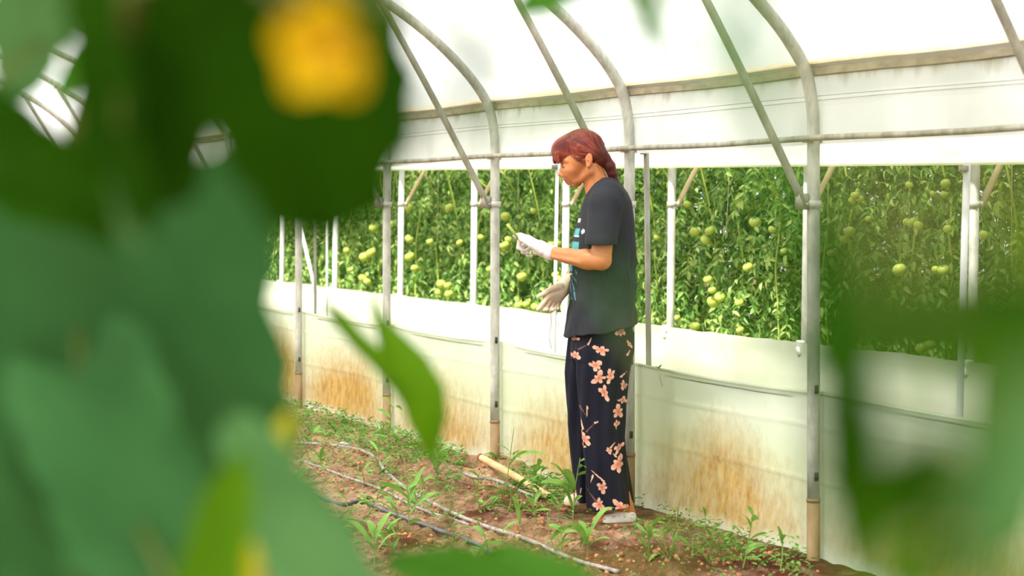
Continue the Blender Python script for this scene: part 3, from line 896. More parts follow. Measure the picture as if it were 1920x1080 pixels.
Cb = np.tile(SKIN, (len(V_), 1))
red_ = np.clip(fbm(V_[:, 0] * 22, V_[:, 1] * 22, V_[:, 2] * 22) * .5 + .5, 0, 1)[:, None] * .45
Cb = Cb * (1 - red_) + SKIN_R * red_
def blot(cx_, cy_, r, c, lat=None, s=1.0):
    d = np.hypot(px_ - cx_, py_ - cy_) / r
    if lat is not None: d = np.maximum(d, np.abs(np.abs(dy_) - lat[0]) / lat[1])
    w = np.clip(1.4 - d, 0, 1)[:, None] * s
    return w
for (cx_, cy_, r, cc, lat, s_) in ((1059, 338.5, 6, (170, 84, 70), (0, .024), .8), (1055, 302.5, 3.0, (110, 62, 40), (.030, .024), .8), (1056, 314, 2.6, (60, 36, 28), (.030, .016), .9),  # lips, brow and lash tones; brow and eye darkened as painted eye shadow
                                   (1068, 326, 9, (214, 126, 96), (.040, .03), .35), (1102, 301, 5, (196, 104, 78), (.08, .008), .5)):
    w = blot(cx_, cy_, r, cc, lat, s_); Cb = Cb * (1 - w) + np.array(lin(cc)) * w
T = NT('skin')
a_n = T.new('ShaderNodeAttribute', attribute_name='Col'); b = T.new('ShaderNodeBsdfPrincipled')
b.inputs['Roughness'].default_value = .45; b.inputs['Subsurface Weight'].default_value = .08; b.inputs['Subsurface Scale'].default_value = .01
b.inputs['Subsurface Radius'].default_value = (1, .35, .2)
T.lk(a_n.outputs['Color'], b.inputs['Base Color'])
bp = T.new('ShaderNodeBump'); bp.inputs['Strength'].default_value = .15; bp.inputs['Distance'].default_value = .002
T.lk(noise_fac(T, 160, 4), bp.inputs['Height']); T.lk(bp.outputs[0], b.inputs['Normal']); T.lk(b.outputs[0], T.out.inputs[0])
M['skin'] = T.m
part('body', V_, F_, M['skin'], woman, cols=Cb)

# --- T-shirt
hem_f, hem_b = 630, 606
S = SDF(wp(1035, 660, -.33), wp(1215, 320, .33), .0042)
def fold(ang, z):
    lo = np.clip((1.05 - z) / .35, 0, 1)
    f = .006 * np.sin(ang * 3 + z * 16) * lo + .0045 * np.sin(ang * 7 - z * 23 + 1.0) * (.3 + lo) + .004 * np.sin(z * 55 + ang * 4) * np.exp(-((z - .95) / .10) ** 2)
    return f
S.loft([(333, 1124, 1148, .062), (342, 1113, 1160, .10), (352, 1106, 1169, .145), (362, 1100, 1176, .172), (378, 1093, 1183, .185), (414, 1084, 1188, .188), (453, 1074, 1190, .178), (480, 1071, 1190, .172),
        (508, 1071, 1189, .168), (531, 1071, 1189, .170), (570, 1070, 1188, .182), (601, 1065, 1190, .196), (640, 1057, 1195, .204)], 0.0, 0, fold)
for sg in (-1, 1):
    S.cone(wp(1136, 367, .135 * sg), wp(1130, 384, .168 * sg), .060, .064, .03)
    S.cone(wp(1130, 384, .170 * sg), wp(1122, 452, .212 * sg), .062, .066, .02)
# neck opening, sleeve ends, hem cut, hollow
S.cone(wp(1100, 314, 0), wp(1120, 345, 0), .060, .058, .004, 'sub')
sl = (slice(None),) * 3
g = np.meshgrid(*[S.lo[i] + S.h * np.arange(S.n[i]) for i in range(3)], indexing='ij', sparse=True)
pxg = g[0] / PS + CX
hemz = CZ - ((hem_f + (hem_b - hem_f) * np.clip((pxg - 1058) / 137, 0, 1)) - HY) * PS + .004 * np.sin(pxg * .11) + .003 * np.sin(g[1] * 60)
inner = S.A + .007
S.A = np.maximum(S.A, -np.maximum(inner, g[2] - (hemz + .05)))
S.A = np.maximum(S.A, hemz - g[2])
sleeve_z = CZ - (457 - HY) * PS
lat = np.abs(g[1] - 7.80)
core = S.A
mask_ = np.maximum(.163 + .02 * 0 - lat, -1)                       # outside the trunk
cut = np.minimum(np.maximum(sleeve_z - g[2], .172 - lat + 0 * g[2]), 1)
out_arm = (lat > .172) & (g[2] < sleeve_z) & (g[2] > sleeve_z - .14)
S.A = np.where(out_arm, np.maximum(S.A, sleeve_z - g[2]), S.A)
hol = np.maximum(np.maximum(S.A + .007, g[2] - (sleeve_z + .03)), .172 - lat)
hol = np.where(g[2] > sleeve_z - .02, hol, 1)
S.A = np.maximum(S.A, -hol)
V_, F_ = S.mesh()
cxs = wp(1131, 0)[0]; an_ = np.arctan2(V_[:, 1] - 7.8, V_[:, 0] - cxs)
ca_, sa_ = np.cos(an_), np.sin(an_)
ff = .007 * (1 - 2 * np.abs(fbm(ca_ * 2.6 + V_[:, 2] * 2, sa_ * 2.6, V_[:, 2] * 3.6 + ca_ * 2, 3))) + .003 * fbm(ca_ * 7, sa_ * 7 + V_[:, 2] * 9, V_[:, 2] * 12, 2)
wv = np.clip((1.30 - V_[:, 2]) / .25, .25, 1) * np.clip((.20 - np.abs(V_[:, 1] - 7.8)) / .03, 0, 1)
V_[:, 0] += ca_ * ff * wv; V_[:, 1] += sa_ * ff * wv
px_, py_ = rp(V_); dy_ = V_[:, 1] - 7.80
base = np.array(lin((46, 48, 54)))
Cs = np.tile(base, (len(V_), 1))
teal = np.array(lin((92, 170, 178))); wh = np.array(lin((225, 232, 226)))
xfront = np.interp(py_, [375, 414, 453, 508, 570, 620], [1093, 1084, 1074, 1071, 1070, 1062])
onf = px_ < xfront + 24
for (y0, y1, l0, l1, c) in ((428, 441, -.10, -.02, teal), (452, 467, -.12, -.03, teal), (428, 441, .0, .05, teal), (452, 467, -.01, .05, teal), (488, 508, -.08, .04, teal), (410, 416, -.08, -.03, wh), (441, 443.5, -.11, -.02, wh), (467, 469.5, -.125, -.03, wh), (512, 514, -.08, .03, wh), (478, 483, -.1, .05, base * 1.5)):
    mm = onf & (py_ > y0) & (py_ < y1) & (dy_ > l0) & (dy_ < l1); Cs[mm] = c
mm = onf & (np.hypot((py_ - 433) / 4, (dy_ + .132) / .012) < 1); Cs[mm] = wh
mm = (px_ < xfront + 9) & (np.abs(((dy_ + .12) * 300 + py_ * .5) % 12 - 6) < .9) & (py_ > 505) & (py_ < 560) & (dy_ < -.02); Cs[mm] = teal * .8
M['shirt'] = vcol('charcoal_jersey', .9, .25, 260)
o = part('t_shirt', V_, F_, M['shirt'], woman, cols=Cs); o['label'] = 'charcoal T-shirt with a blue and white chest print'

# --- trousers
Tr = SDF(wp(1045, 965, -.30), wp(1215, 590, .30), .0034)
def tfold(ang, z):
    return .0085 * np.sin(ang * 5 + z * 5) * np.clip((.92 - z) / .5, .25, 1) + .003 * np.sin(ang * 11 - z * 8 + .7)
Tr.loft([(600, 1076, 1184, .165), (625, 1073, 1188, .175), (650, 1070, 1186, .18), (672, 1070, 1180, .175)], 0.0, 0, None)
Tr.loft([(620, 1084, 1187, .095, -.080), (655, 1080, 1186, .100, -.085), (697, 1081, 1175, .095, -.09), (755, 1085, 1167, .088, -.095), (813, 1090, 1165, .088, -.10), (876, 1096, 1173, .095, -.10), (950, 1102, 1184, .102, -.10)], 0, .008, tfold)
Tr.loft([(620, 1068, 1165, .095, .080), (700, 1062, 1150, .095, .085), (800, 1066, 1138, .088, .09), (870, 1073, 1132, .09, .09), (944, 1081, 1132, .095, .09)], 0, .008, tfold)
g = np.meshgrid(*[Tr.lo[i] + Tr.h * np.arange(Tr.n[i]) for i in range(3)], indexing='ij', sparse=True)
hz_ = CZ - ((947 - (g[0] / PS + CX - 1102) * .12) - HY) * PS + .003 * np.sin(g[1] * 50)
Tr.A = np.maximum(Tr.A, hz_ - g[2])
Tr.A = np.maximum(Tr.A, -np.maximum(Tr.A + .006, g[2] - (hz_ + .06)))
V_, F_ = Tr.mesh()
px_, py_ = rp(V_); dy_ = V_[:, 1] - 7.80
navy = np.array(lin((17, 18, 34)))
Ct = np.tile(navy, (len(V_), 1))
peach = np.array(lin((244, 192, 164))); deep = np.array(lin((196, 104, 74))); stemc = np.array(lin((120, 78, 76)))
FL = [(1123,650,13),(1077,662,9),(1071,678,7),(1113,678,12),(1119,701,12),(1140,697,12),(1129,728,11),(1069,700,6),(1075,632,7),(1160,617,9),(1166,716,9),(1164,744,8),(1155,764,11),(1152,786,7),(1092,813,12),(1088,830,6),(1156,830,9),(1154,859,13),(1137,833,6),(1125,901,10),(1119,932,13),(1158,936,14),(1132,945,9),(1077,883,9),(1088,914,9),(1176,640,6)]
side = np.where(dy_ < .0, 0, 1)
for i, (fx, fy, r) in enumerate(FL):
    for sd_ in (0, 1):
        fx2 = fx if sd_ == 0 else 1262 - fx
        th = np.arctan2(py_ - fy, px_ - fx2); d = np.hypot(px_ - fx2, (py_ - fy) * 1.05)
        a0 = i * 1.7; npet = 5 if r > 8 else 4
        qa = i * 2.3; dx2 = px_ - fx2; dy2 = py_ - fy
        e1 = dx2 * math.cos(qa) + dy2 * math.sin(qa); e2 = (-dx2 * math.sin(qa) + dy2 * math.cos(qa)) / (.62 + .3 * ((i * 7) % 5) / 4)
        th = np.arctan2(e2, e1); d = np.hypot(e1, e2)
        pid = np.floor((th + a0 + math.pi / npet) / (2 * math.pi / npet))
        pet = np.abs(np.cos((th + a0) * npet / 2))
        R0 = r * 1.18 * (.34 + .86 * pet ** .85 * (.72 + .38 * np.sin(pid * 2.7 + i * 1.9)))
        m_ = (d < R0) & (side == sd_)
        tt = np.clip(d / R0, 0, 1)[:, None]; mix = np.clip(tt * 1.25 - .1, 0, 1) * (.72 + .28 * pet[:, None])
        Cn = deep * (1 - mix) + peach * mix
        Ct[m_] = Cn[m_]
STR = [(1083,650,1100,640),(1100,640,1106,628),(1085,755,1095,770),(1098,755,1097,775),(1097,800,1112,784),(1090,795,1085,770),(1112,784,1120,780),(1128,890,1105,870),(1113,925,1095,905),(1072,748,1082,756),(1160,700,1172,690),(1140,828,1150,818),(1150,845,1144,838),(1108,880,1104,894),(1172,660,1178,650)]
for (x0, y0, x1, y1) in STR:
    dx_, dyy = x1 - x0, y1 - y0; L2 = dx_ * dx_ + dyy * dyy
    t_ = np.clip(((px_ - x0) * dx_ + (py_ - y0) * dyy) / L2, 0, 1)
    d = np.hypot(px_ - x0 - t_ * dx_, py_ - y0 - t_ * dyy)
    m_ = (d < 1.5 * (1.1 - t_)) & (side == 0); Ct[m_] = stemc if (x0 % 2) else peach
M['trousers'] = vcol('navy_viscose', .8, .1, 300)
o = part('trousers', V_, F_, M['trousers'], woman, cols=Ct); o['label'] = 'wide navy trousers printed with peach flowers'

# --- shoes
for (a1, b1, ra, rb_, lab, c, w_) in ((wp(1175, 963, -.105), wp(1138, 968, -.130), .034, .031, 'white slip-on shoe, heel to the right', (240, 236, 230), 1), (wp(1102, 941, .095), wp(1071, 947, .085), .032, .029, 'far beige shoe tip', (228, 196, 168), 1)):
    S2 = SDF(np.minimum(a1, b1) - .07, np.maximum(a1, b1) + .07, .004)
    S2.cone(a1, b1, ra, rb_, 0); 
    S2.cone(a1 + np.array([0, 0, .012]), (a1 + b1) / 2 + np.array([0, 0, .012]), ra * .8, rb_ * .8, .01)
    S2.cone(a1 + np.array([.0, 0, .05]), a1 * .7 + b1 * .3 + np.array([0, 0, .05]), .027, .024, .004, 'sub')
    g = np.meshgrid(*[S2.lo[i] + S2.h * np.arange(S2.n[i]) for i in range(3)], indexing='ij', sparse=True)
    S2.A = np.maximum(S2.A, (a1[2] - .028) - g[2])
    V_, F_ = S2.mesh()
    part('shoe', V_, F_, basic('shoe_fabric', tuple(int(x * .95) for x in c), c, 30, .8), woman)['label'] = lab

# --- gloves
M['glove'] = basic('white_knit_glove', (222, 212, 208), (240, 234, 232), 60, .85, 0, .5, 400, bdist=.001)
M['glove_palm'] = basic('latex_palm_glove', (214, 190, 158), (232, 212, 184), 40, .7, 0, .5, 300, bdist=.001)
G = SDF(wp(955, 505, -.16), wp(1045, 425, .03), .0021)
wr = wp(1031, 473, -.080)
G.cone(wr, wp(1012, 464, -.060), .030, .032, .008)
for k_, (lat_, x_, y_) in enumerate(((-.075, 991, 446), (-.052, 990, 449), (-.032, 993, 455), (-.014, 998, 462))):
    G.cone(wp(1014, 464 + k_, -.060 + (lat_ + .045) * .5), wp(x_, y_, lat_), .021, .0135, .010)
# fingers: index extended to the stalk, others curl under
fing = [
 [(990, 445, -.078), (976, 440, -.078), (965, 441, -.066)],
 [(989, 449, -.058), (974, 453, -.058), (972, 464, -.055), (981, 469, -.052)],
 [(992, 455, -.036), (979, 462, -.036), (980, 472, -.034), (989, 474, -.032)],
 [(998, 462, -.016), (987, 470, -.016), (989, 478, -.016), (997, 479, -.018)]]
for k_, ch in enumerate(fing):
    r0 = (.0105, .0110, .0105, .0092)[k_]
    for i in range(len(ch) - 1):
        G.cone(wp(*ch[i]), wp(*ch[i + 1]), r0 - .0010 * i, r0 - .0010 * (i + 1), .002)
G.cone(wp(1014, 470, -.088), wp(996, 459, -.094), .016, .0125, .008)
G.cone(wp(996, 459, -.094), wp(980, 449, -.084), .0120, .0105, .002)
G.cone(wp(980, 449, -.084), wp(968, 443, -.072), .0105, .0085, .002)
G.cone(wp(1029, 471, -.078), wp(1032, 473, -.081), .0325, .0325, .002)
V_, F_ = G.mesh(); part('glove', V_, F_, M['glove'], woman)['label'] = 'white glove on the raised hand, fingers curled'
G = SDF(wp(990, 600, -.06), wp(1085, 515, .16), .0021)
G.cone(wp(1064, 531, .085), wp(1052, 543, .06), .030, .030, .008)
for k_, (lat_, x_, y_) in enumerate(((.028, 1028, 557), (.042, 1033, 563), (.056, 1039, 567), (.068, 1047, 568))):
    G.cone(wp(1052 + k_ * 1.2, 544 + k_, .06), wp(x_, y_, lat_ - .01), .024, .0135, .012)
fing = [
 [(1028, 557, .018), (1018, 569, .004), (1011, 578, -.004), (1009, 580, -.006)],
 [(1033, 563, .032), (1025, 575, .016), (1021, 581, .004), (1026, 580, -.008)],
 [(1039, 567, .046), (1035, 578, .030), (1033, 583, .016), (1037, 581, .004)],
 [(1047, 568, .058), (1046, 577, .044), (1045, 581, .032), (1047, 579, .020)]]
for k_, ch in enumerate(fing):
    r0 = (.0112, .0112, .0106, .0095)[k_]
    for i in range(len(ch) - 1):
        G.cone(wp(*ch[i]), wp(*ch[i + 1]), r0 - .0008 * i, r0 - .0008 * (i + 1), .002)
G.cone(wp(1050, 538, .040), wp(1034, 542, .020), .018, .0135, .008)
G.cone(wp(1034, 542, .020), wp(1021, 550, .008), .0130, .0110, .002)
G.cone(wp(1021, 550, .008), wp(1009, 556, .000), .0110, .0082, .002)
G.cone(wp(1065, 530, .087), wp(1068, 527, .092), .0325, .0325, .002)
V_, F_ = G.mesh(); part('glove', V_, F_, M['glove_palm'], woman)['label'] = 'pale glove on the lower hand, palm turned up'

# stalk held in the raised hand
st = empty('plant_stalk', tuple(wp(968, 443, -.078)), 'short pale green stalk held between the gloved fingers', 'stalk')
mb = MB(); mb.tube([wp(972, 447, -.081), wp(961, 433, -.083), wp(951, 420, -.088)], [.0055, .0065, .0068], 8)
part('stalk', mb.V, mb.F, M['vine'], st)
# thread hanging below the lower hand
props(link('twine_end', mesh('twine_end', *tube(smooth_path([wp(1031, 575, .03), wp(1034, 605, .03), wp(1030, 630, .03), wp(1033, 650, .03), wp(1035, 655, .03)], 4), .0015, 5), M['galv_dirty'])), 'thin grey thread hanging below the lower glove', 'thread')

# --- hair
H = SDF(wp(1018, 360, -.12), wp(1180, 232, .12), .0028)
H.ell(wp(1093.5, 281), (.0915, .0765, .0815), .0, .25)
H.ell(wp(1059, 282), (.058, .054, .056), .022, .5)
H.ell(wp(1074, 268), (.060, .060, .044), .02, .5)
H.cone(wp(1110, 290, .028), wp(1124, 298, 0), .044, .034, .02); H.cone(wp(1110, 290, -.028), wp(1124, 298, 0), .044, .034, .02)
r = random.Random(5)
for i in range(26):                      # ragged tips of the fringe
    sy = ((i + .5) / 26 * 2 - 1)
    H.cone(wp(1040 + 6 * sy * sy, 288, .046 * sy), wp(1039 + 9 * sy * sy + r.uniform(-1, 2), 302 + r.uniform(-4, 5), .048 * sy), .0085, .0025, .004)
# clear the face, ears and nape
H.ell(wp(1078, 326), (.064, .13, .058), .004, -.45, mode='sub')
H.ell(wp(1080, 306), (.026, .13, .018), .004, .2, mode='sub')
for sg in (-1, 1):
    H.ell(wp(1103, 304, .088 * sg), (.019, .05, .033), .005, mode='sub')
    H.cone(wp(1084, 276, .070 * sg), wp(1090, 303, .066 * sg), .007, .002, .006)
H.cone(wp(1113, 345, -.1), wp(1113, 345, .1), .070, .070, .006, 'sub')
# ponytail
pt = [(1124, 288, 15), (1134, 298, 11), (1143, 312, 11), (1148, 326, 9), (1153, 338, 6), (1160, 345, 2.5), (1166, 347, 1)]
for i in range(len(pt) - 1):
    H.cone(wp(pt[i][0], pt[i][1], -.005), wp(pt[i + 1][0], pt[i + 1][1], -.008), pt[i][2] * PS, pt[i + 1][2] * PS, .006)
V_, F_ = H.mesh()
px_, py_ = rp(V_)
# strand relief: displacement along the radial direction from the head centre
cc = wp(1094, 288); D = V_ - cc
lat_ = D[:, 1] / .08
thp = np.arctan2(py_ - 296, 1132 - px_); rp_ = np.hypot(py_ - 296, px_ - 1132)
wfr = np.clip((1066 - px_) / 8 + .0, 0, 1)
wpt = np.clip((px_ - 1128) / 6, 0, 1)
k1 = thp * 13 + lat_ * 1.2; k2 = lat_ * 10 + px_ * .05; k3 = (px_ - py_ * .45) * .45
str_ = fbm(k1, rp_ * .035, lat_ * 1.5, 3) * (1 - wfr) * (1 - wpt) + fbm(k2, py_ * .03, 3.0, 3) * wfr + fbm(k3, lat_ * 6, 7.0, 3) * wpt
V_ = V_ + D / np.linalg.norm(D, axis=1)[:, None] * (.0020 * str_)[:, None]
hc1 = np.array(lin((92, 30, 26))); hc2 = np.array(lin((158, 74, 54))); hc3 = np.array(lin((58, 20, 24)))
w = np.clip(str_ * 1.1 + .40, 0, 1)[:, None]
Ch = hc1 * (1 - w) + hc2 * w
w3 = np.clip((px_ - 1112) / 24, 0, 1)[:, None] * .75; Ch = Ch * (1 - w3) + hc3 * w3
M['hair'] = vcol('auburn_hair', .42, .6, 90, (1, 6, 1))
o = part('hair', V_, F_, M['hair'], woman, cols=Ch); o['label'] = 'auburn red hair with fringe and low ponytail'
# loose strands
mb = MB()
for i in range(170):
    sy = r.uniform(-1, 1)
    kind = r.random()
    if kind < .35:                  # over the crown
        th0 = r.uniform(.3, 2.6); pts = []
        for j in range(6):
            th = th0 + j * .13; rr = 1.02 + .015 * r.random() + (.02 if j in (2, 3) else 0)
            pts.append(wp(1092 + 41 * rr * math.cos(th) * math.sqrt(1 - .75 * sy * sy), 280 - 37 * rr * math.sin(th) * math.sqrt(1 - .7 * sy * sy), .082 * sy))
    elif kind < .65:
        x0 = 1040 + r.uniform(-4, 12); pts = [wp(x0 + 16, 264, .05 * sy), wp(x0 + 3, 280, .055 * sy), wp(x0 + r.uniform(-2, 3), 298, .056 * sy), wp(x0 + 3 + r.uniform(-3, 4), 307, .056 * sy)]
    elif kind < .8:
        q0 = r.uniform(0, 1); pts = [wp(1062 + 10 * q0, 268 + 4 * q0, -.062), wp(1066 + 12 * q0, 288, -.0655), wp(1078 + 12 * q0, 300 + r.uniform(-3, 3), -.071), wp(1092 + 6 * q0, 304 + r.uniform(-3, 5), -.078)]
    else:
        dx_ = r.uniform(-5, 5); pts = [wp(1134 + dx_, 296, .012 * sy - .02), wp(1148 + dx_, 318, .012 * sy), wp(1155 + dx_, 338, .01 * sy), wp(1162 + dx_ * 1.6, 350 + r.uniform(-4, 6), .01 * sy)]
    mb.tube(smooth_path(pts, 3), .0005, 3, False)
M['strand'] = basic('hair_strand', (96, 36, 32), (176, 84, 60), 40, .4)
o = part('hair_strands', mb.V, mb.F, M['strand'], woman); o['kind'] = 'stuff'


# ------------------------------------------------------------------ hoses and tan pipe
def hose(pts, r_, mat, name, lab, lift=.0):
    P_ = []
    for (px, py) in pts:
        x, y, z = onpix(px, py); P_.append(Vector((x, y, z + r_ * .8 + lift)))
    P_ = smooth_path(P_, 8)
    zz = [gz(p.x, p.y) for p in P_]
    hz = [sorted(zz[max(0, i - 5):i + 6])[-4] for i in range(len(P_))]
    hz = [sum(hz[max(0, i - 6):i + 7]) / len(hz[max(0, i - 6):i + 7]) for i in range(len(P_))]
    P_ = [Vector((p.x, p.y, h_ + r_ * .7)) for p, h_ in zip(P_, hz)]
    o_ = link(name, mesh(name, *tube(P_, r_, 8), mat)); props(o_, lab, 'hose'); return o_
hose([(500, 898), (529, 911), (573, 928), (635, 943), (677, 950), (730, 966), (775, 980), (820, 996), (867, 1013), (900, 1030), (960, 1062)], .0105, M['hose'], 'drip_hose', 'black drip hose in front, nearest the camera at lower left', .008)
hose([(520, 832), (550, 835), (631, 842), (691, 858), (725, 890), (754, 918), (811, 950), (895, 988), (987, 1016), (1075, 1046), (1160, 1076)], .0085, M['hose_pale'], 'drip_hose', 'dusty grey drip hose snaking down the middle of the bed', .004)
hose([(560, 862), (600, 878), (649, 899), (709, 922), (758, 941), (800, 957), (850, 975), (880, 985)], .0065, M['hose_pale'], 'drip_hose', 'thin pale drip tube between the two thicker hoses')
hose([(820, 878), (835, 883), (885, 897), (930, 908), (987, 926), (1010, 934)], .0085, M['hose_pale'], 'drip_hose', 'short visible dusty hose passing under the tan pipe')
a1 = onpix(1032, 938); b1 = onpix(903, 872)
A_ = Vector(a1) + Vector((0, 0, .012)); B_ = pix(902, 858, b1[1] - .10) 
tp = empty('tan_pipe', tuple(B_), 'tan pipe lying on the soil with an open rusty end', 'pipe')
d_ = (A_ - B_).normalized()
a_, b2 = tube([B_, B_ + (A_ - B_) * .5 + Vector((0, 0, .004)), A_], .0175, 14, caps=False)
part('pipe', a_, b2, M['bamboo'], tp)
a_, b2 = tube([B_ + d_ * .004, B_ + d_ * .05], [.0135, .0135], 12); part('bore', a_, b2, M['rust'], tp)
a_, b2 = tube([B_ - d_ * .006, B_ + d_ * .012], .0205, 14, caps=False); part('collar', a_, b2, M['rust'], tp)
props(link('pale_stone', mesh('pale_stone', [Vector(onpix(648, 836)) + Vector((p[0] * .045, p[1] * .03, p[2] * .012 + .01)) for p in icoV], icoF, M['pebble'])), 'flat pale stone lying on the soil at left', 'stone')

# ------------------------------------------------------------------ weeds
def blade(base, tip, wd_, droop=.2, n=8, fold_=.25, twist=0.0, prof=None):
    base = Vector(base); tip = Vector(tip); ax = tip - base; Ln = ax.length
    h_ = Vector((0, 0, 1)); side = ax.cross(h_)
    if side.length < 1e-4: side = Vector((1, 0, 0))
    side.normalize()
    side = (Matrix.Rotation(twist, 3, ax.normalized()) @ side)
    nr_ = side.cross(ax).normalized()
    V_ = []; Fc_ = []
    for i in range(n + 1):
        t = i / n
        c = base + ax * t + Vector((0, 0, 1)) * (droop * Ln * (4 * t * (1 - t)) * .5)
        w_ = wd_ * .5 * (math.sin(math.pi * min(1, t * .93 + .07)) ** .75 if not prof else prof(t))
        V_ += [c - side * w_ + nr_ * w_ * fold_, c, c + side * w_ + nr_ * w_ * fold_]
    for i in range(n):
        for k_ in (0, 1):
            Fc_.append((i * 3 + k_, i * 3 + k_ + 1, i * 3 + k_ + 4, i * 3 + k_ + 3))
    return V_, Fc_

def weed(bpx, bpy_, top, leaves, lab, grp=None, mat='weed', w_=.016, name='grass_weed', stem=.0028):
    x, y, z = onpix(bpx, bpy_)
    base = Vector((x, y, z - .01)); root = empty(name, tuple(base), lab, 'weed', grp)
    dy = rnd.uniform(-.04, .04)
    tp_ = pix(top[0], top[1], y + dy)
    mid = (base + tp_) / 2 + Vector((rnd.uniform(-.012, .012), 0, 0))
    path = smooth_path([base, mid, tp_], 5)
    part('stem', *tube(path, [stem * (1 - .5 * i / len(path)) for i in range(len(path))], 5), M['weed_stem'], root)
    for (t, lx, ly) in leaves:
        p = path[min(int(t * (len(path) - 1)), len(path) - 1)]
        q_ = pix(lx, ly, y + rnd.uniform(-.07, .05))
        ln = (q_ - p).length
        part('leaf', *blade(p, q_, w_ * min(1.5, .6 + ln * 4.5), rnd.uniform(.15, .45), twist=rnd.uniform(-.8, .8)), M[mat], root)
    return root
weed(768, 1000, (758, 860), [(.15, 677, 942), (.3, 835, 925), (.45, 797, 872), (.5, 700, 905), (.65, 790, 905), (.2, 800, 985), (.9, 740, 842), (.7, 728, 880)], 'tallest leafy grass weed in the middle of the bed', w_=.026)
weed(568, 985, (548, 862), [(.3, 545, 940), (.5, 600, 905), (.6, 530, 905), (.9, 590, 868), (.95, 520, 872), (.7, 578, 880)], 'tall weed with paired leaves at the left hose end', w_=.024)
weed(948, 920, (964, 800), [(.4, 990, 845), (.6, 930, 832), (.5, 1030, 855), (.25, 925, 880)], 'slender weed with arching blades behind the tan pipe')
weed(702, 1050, (700, 985), [(.4, 650, 975), (.6, 735, 960), (.7, 690, 975), (.5, 660, 1020), (.3, 745, 1000)], 'broad bladed weed low at the bottom, left of centre', w_=.028)
weed(899, 972, (893, 935), [(.6, 880, 925), (.8, 906, 942), (.5, 920, 960)], 'small upright weed on the bed between hose and woman', w_=.022)
weed(972, 1000, (974, 950), [(.5, 940, 1000), (.8, 1005, 962), (.9, 985, 945), (.4, 960, 930)], 'thin weed with a dried tip below the tan pipe')
weed(1046, 1040, (1026, 960), [(.4, 1080, 990), (.2, 1075, 1010), (.7, 1058, 1000)], 'leaning weed at the bottom in front of the woman', w_=.024)
weed(820, 888, (826, 830), [(.2, 795, 852), (.4, 850, 860), (.6, 800, 838), (.7, 848, 838), (.9, 822, 818), (.5, 838, 848), (.3, 812, 850)], 'bushy leafy weed under the hanging forked leaf', w_=.026)
weed(674, 840, (676, 815), [(.6, 660, 812), (.8, 690, 812), (.5, 692, 822)], 'little yellow green seedling by the pale stone', w_=.02)
weed(582, 860, (543, 735), [(.3, 600, 815), (.5, 560, 800), (.7, 575, 780), (.2, 560, 838)], 'long leaning stalk weed in front of the leftmost post')
weed(730, 845, (738, 760), [(.3, 700, 815), (.5, 760, 815), (.7, 705, 768), (.9, 755, 770), (.95, 712, 745), (.6, 722, 790)], 'weed growing at the foot of the second post', w_=.02)
weed(1074, 975, (1088, 858), [(.2, 1050, 905), (.45, 1030, 868), (.5, 1012, 905), (.7, 1142, 914), (.8, 1100, 880), (.55, 1056, 880), (.9, 1112, 862), (.35, 1092, 930)], 'tall weed arching across the front of her trouser legs', w_=.026)
weed(1104, 1030, (1106, 990), [(.5, 1152, 952), (.4, 1060, 985), (.6, 1085, 975), (.3, 1145, 1010)], 'weed with one broad blade pointing at her white shoe', w_=.034)
weed(1215, 1062, (1214, 975), [(.2, 1200, 1000), (.3, 1180, 992), (.5, 1222, 985), (.6, 1206, 975), (.1, 1240, 1040)], 'upright grass tuft right of her shoe', w_=.02)
weed(1262, 1000, (1275, 935), [(.6, 1248, 950), (.8, 1292, 948)], 'thin dry stalked weed against the stained film', mat='dry', w_=.008)
weed(1392, 1068, (1412, 958), [(.2, 1345, 1050), (.4, 1370, 985), (.5, 1440, 1000), (.7, 1392, 965), (.8, 1425, 975), (.3, 1455, 1035), (.9, 1402, 948)], 'biggest weed at lower right beside the stained film', w_=.026)
weed(1462, 1072, (1465, 1002), [(.7, 1458, 985), (.5, 1500, 1035), (.8, 1480, 1010)], 'small weed twig left of the near hoop foot', w_=.016)
weed(1330, 1010, (1322, 965), [(.5, 1300, 985), (.7, 1345, 975), (.9, 1318, 950)], 'small weed in the bay right of the woman', w_=.02)
weed(655, 985, (640, 965), [(.9, 662, 1010), (.9, 630, 960)], 'withered pale stalk bent over at lower left', mat='dry', w_=.01)
weed(1004, 905, (1010, 870), [(.4, 985, 885), (.6, 1030, 880), (.8, 1015, 862), (.5, 1000, 872)], 'leafy weed at the wall between tall hoop and woman', w_=.024)
n_ = 0
spots = []
while n_ < 62:
    px = rnd.uniform(505, 1520); Yv = rnd.uniform(6.6, 10.8); X_ = (px - CX) * Yv / F
    v_ = -((X_ - W0[0]) * EO[0] + (Yv - W0[1]) * EO[1])
    if v_ < .10 or math.hypot(X_ - .42, Yv - 7.8) < .28: continue
    py = HY + F * (CZ - gz(X_, Yv)) / Yv
    if py > 1085 or (px > 1100 and rnd.random() < .35): continue
    k_ = 4551 / Yv / 600
    hh = rnd.uniform(20, 60) * k_; lean = rnd.uniform(-12, 12)
    lv = []
    for j in range(rnd.randint(4, 7)):
        t = rnd.uniform(.1, 1); sg = rnd.choice((-1, 1))
        lv.append((t, px + lean * t + sg * rnd.uniform(12, 36) * k_, py - hh * t - rnd.uniform(-6, 24) * k_))
    weed(px, py, (px + lean, py - hh), lv, 'small grass weed sprouting from the soil bed', 'small grass weeds on the bed', w_=rnd.uniform(.010, .019), mat=rnd.choice(('weed', 'weed2')))
    n_ += 1

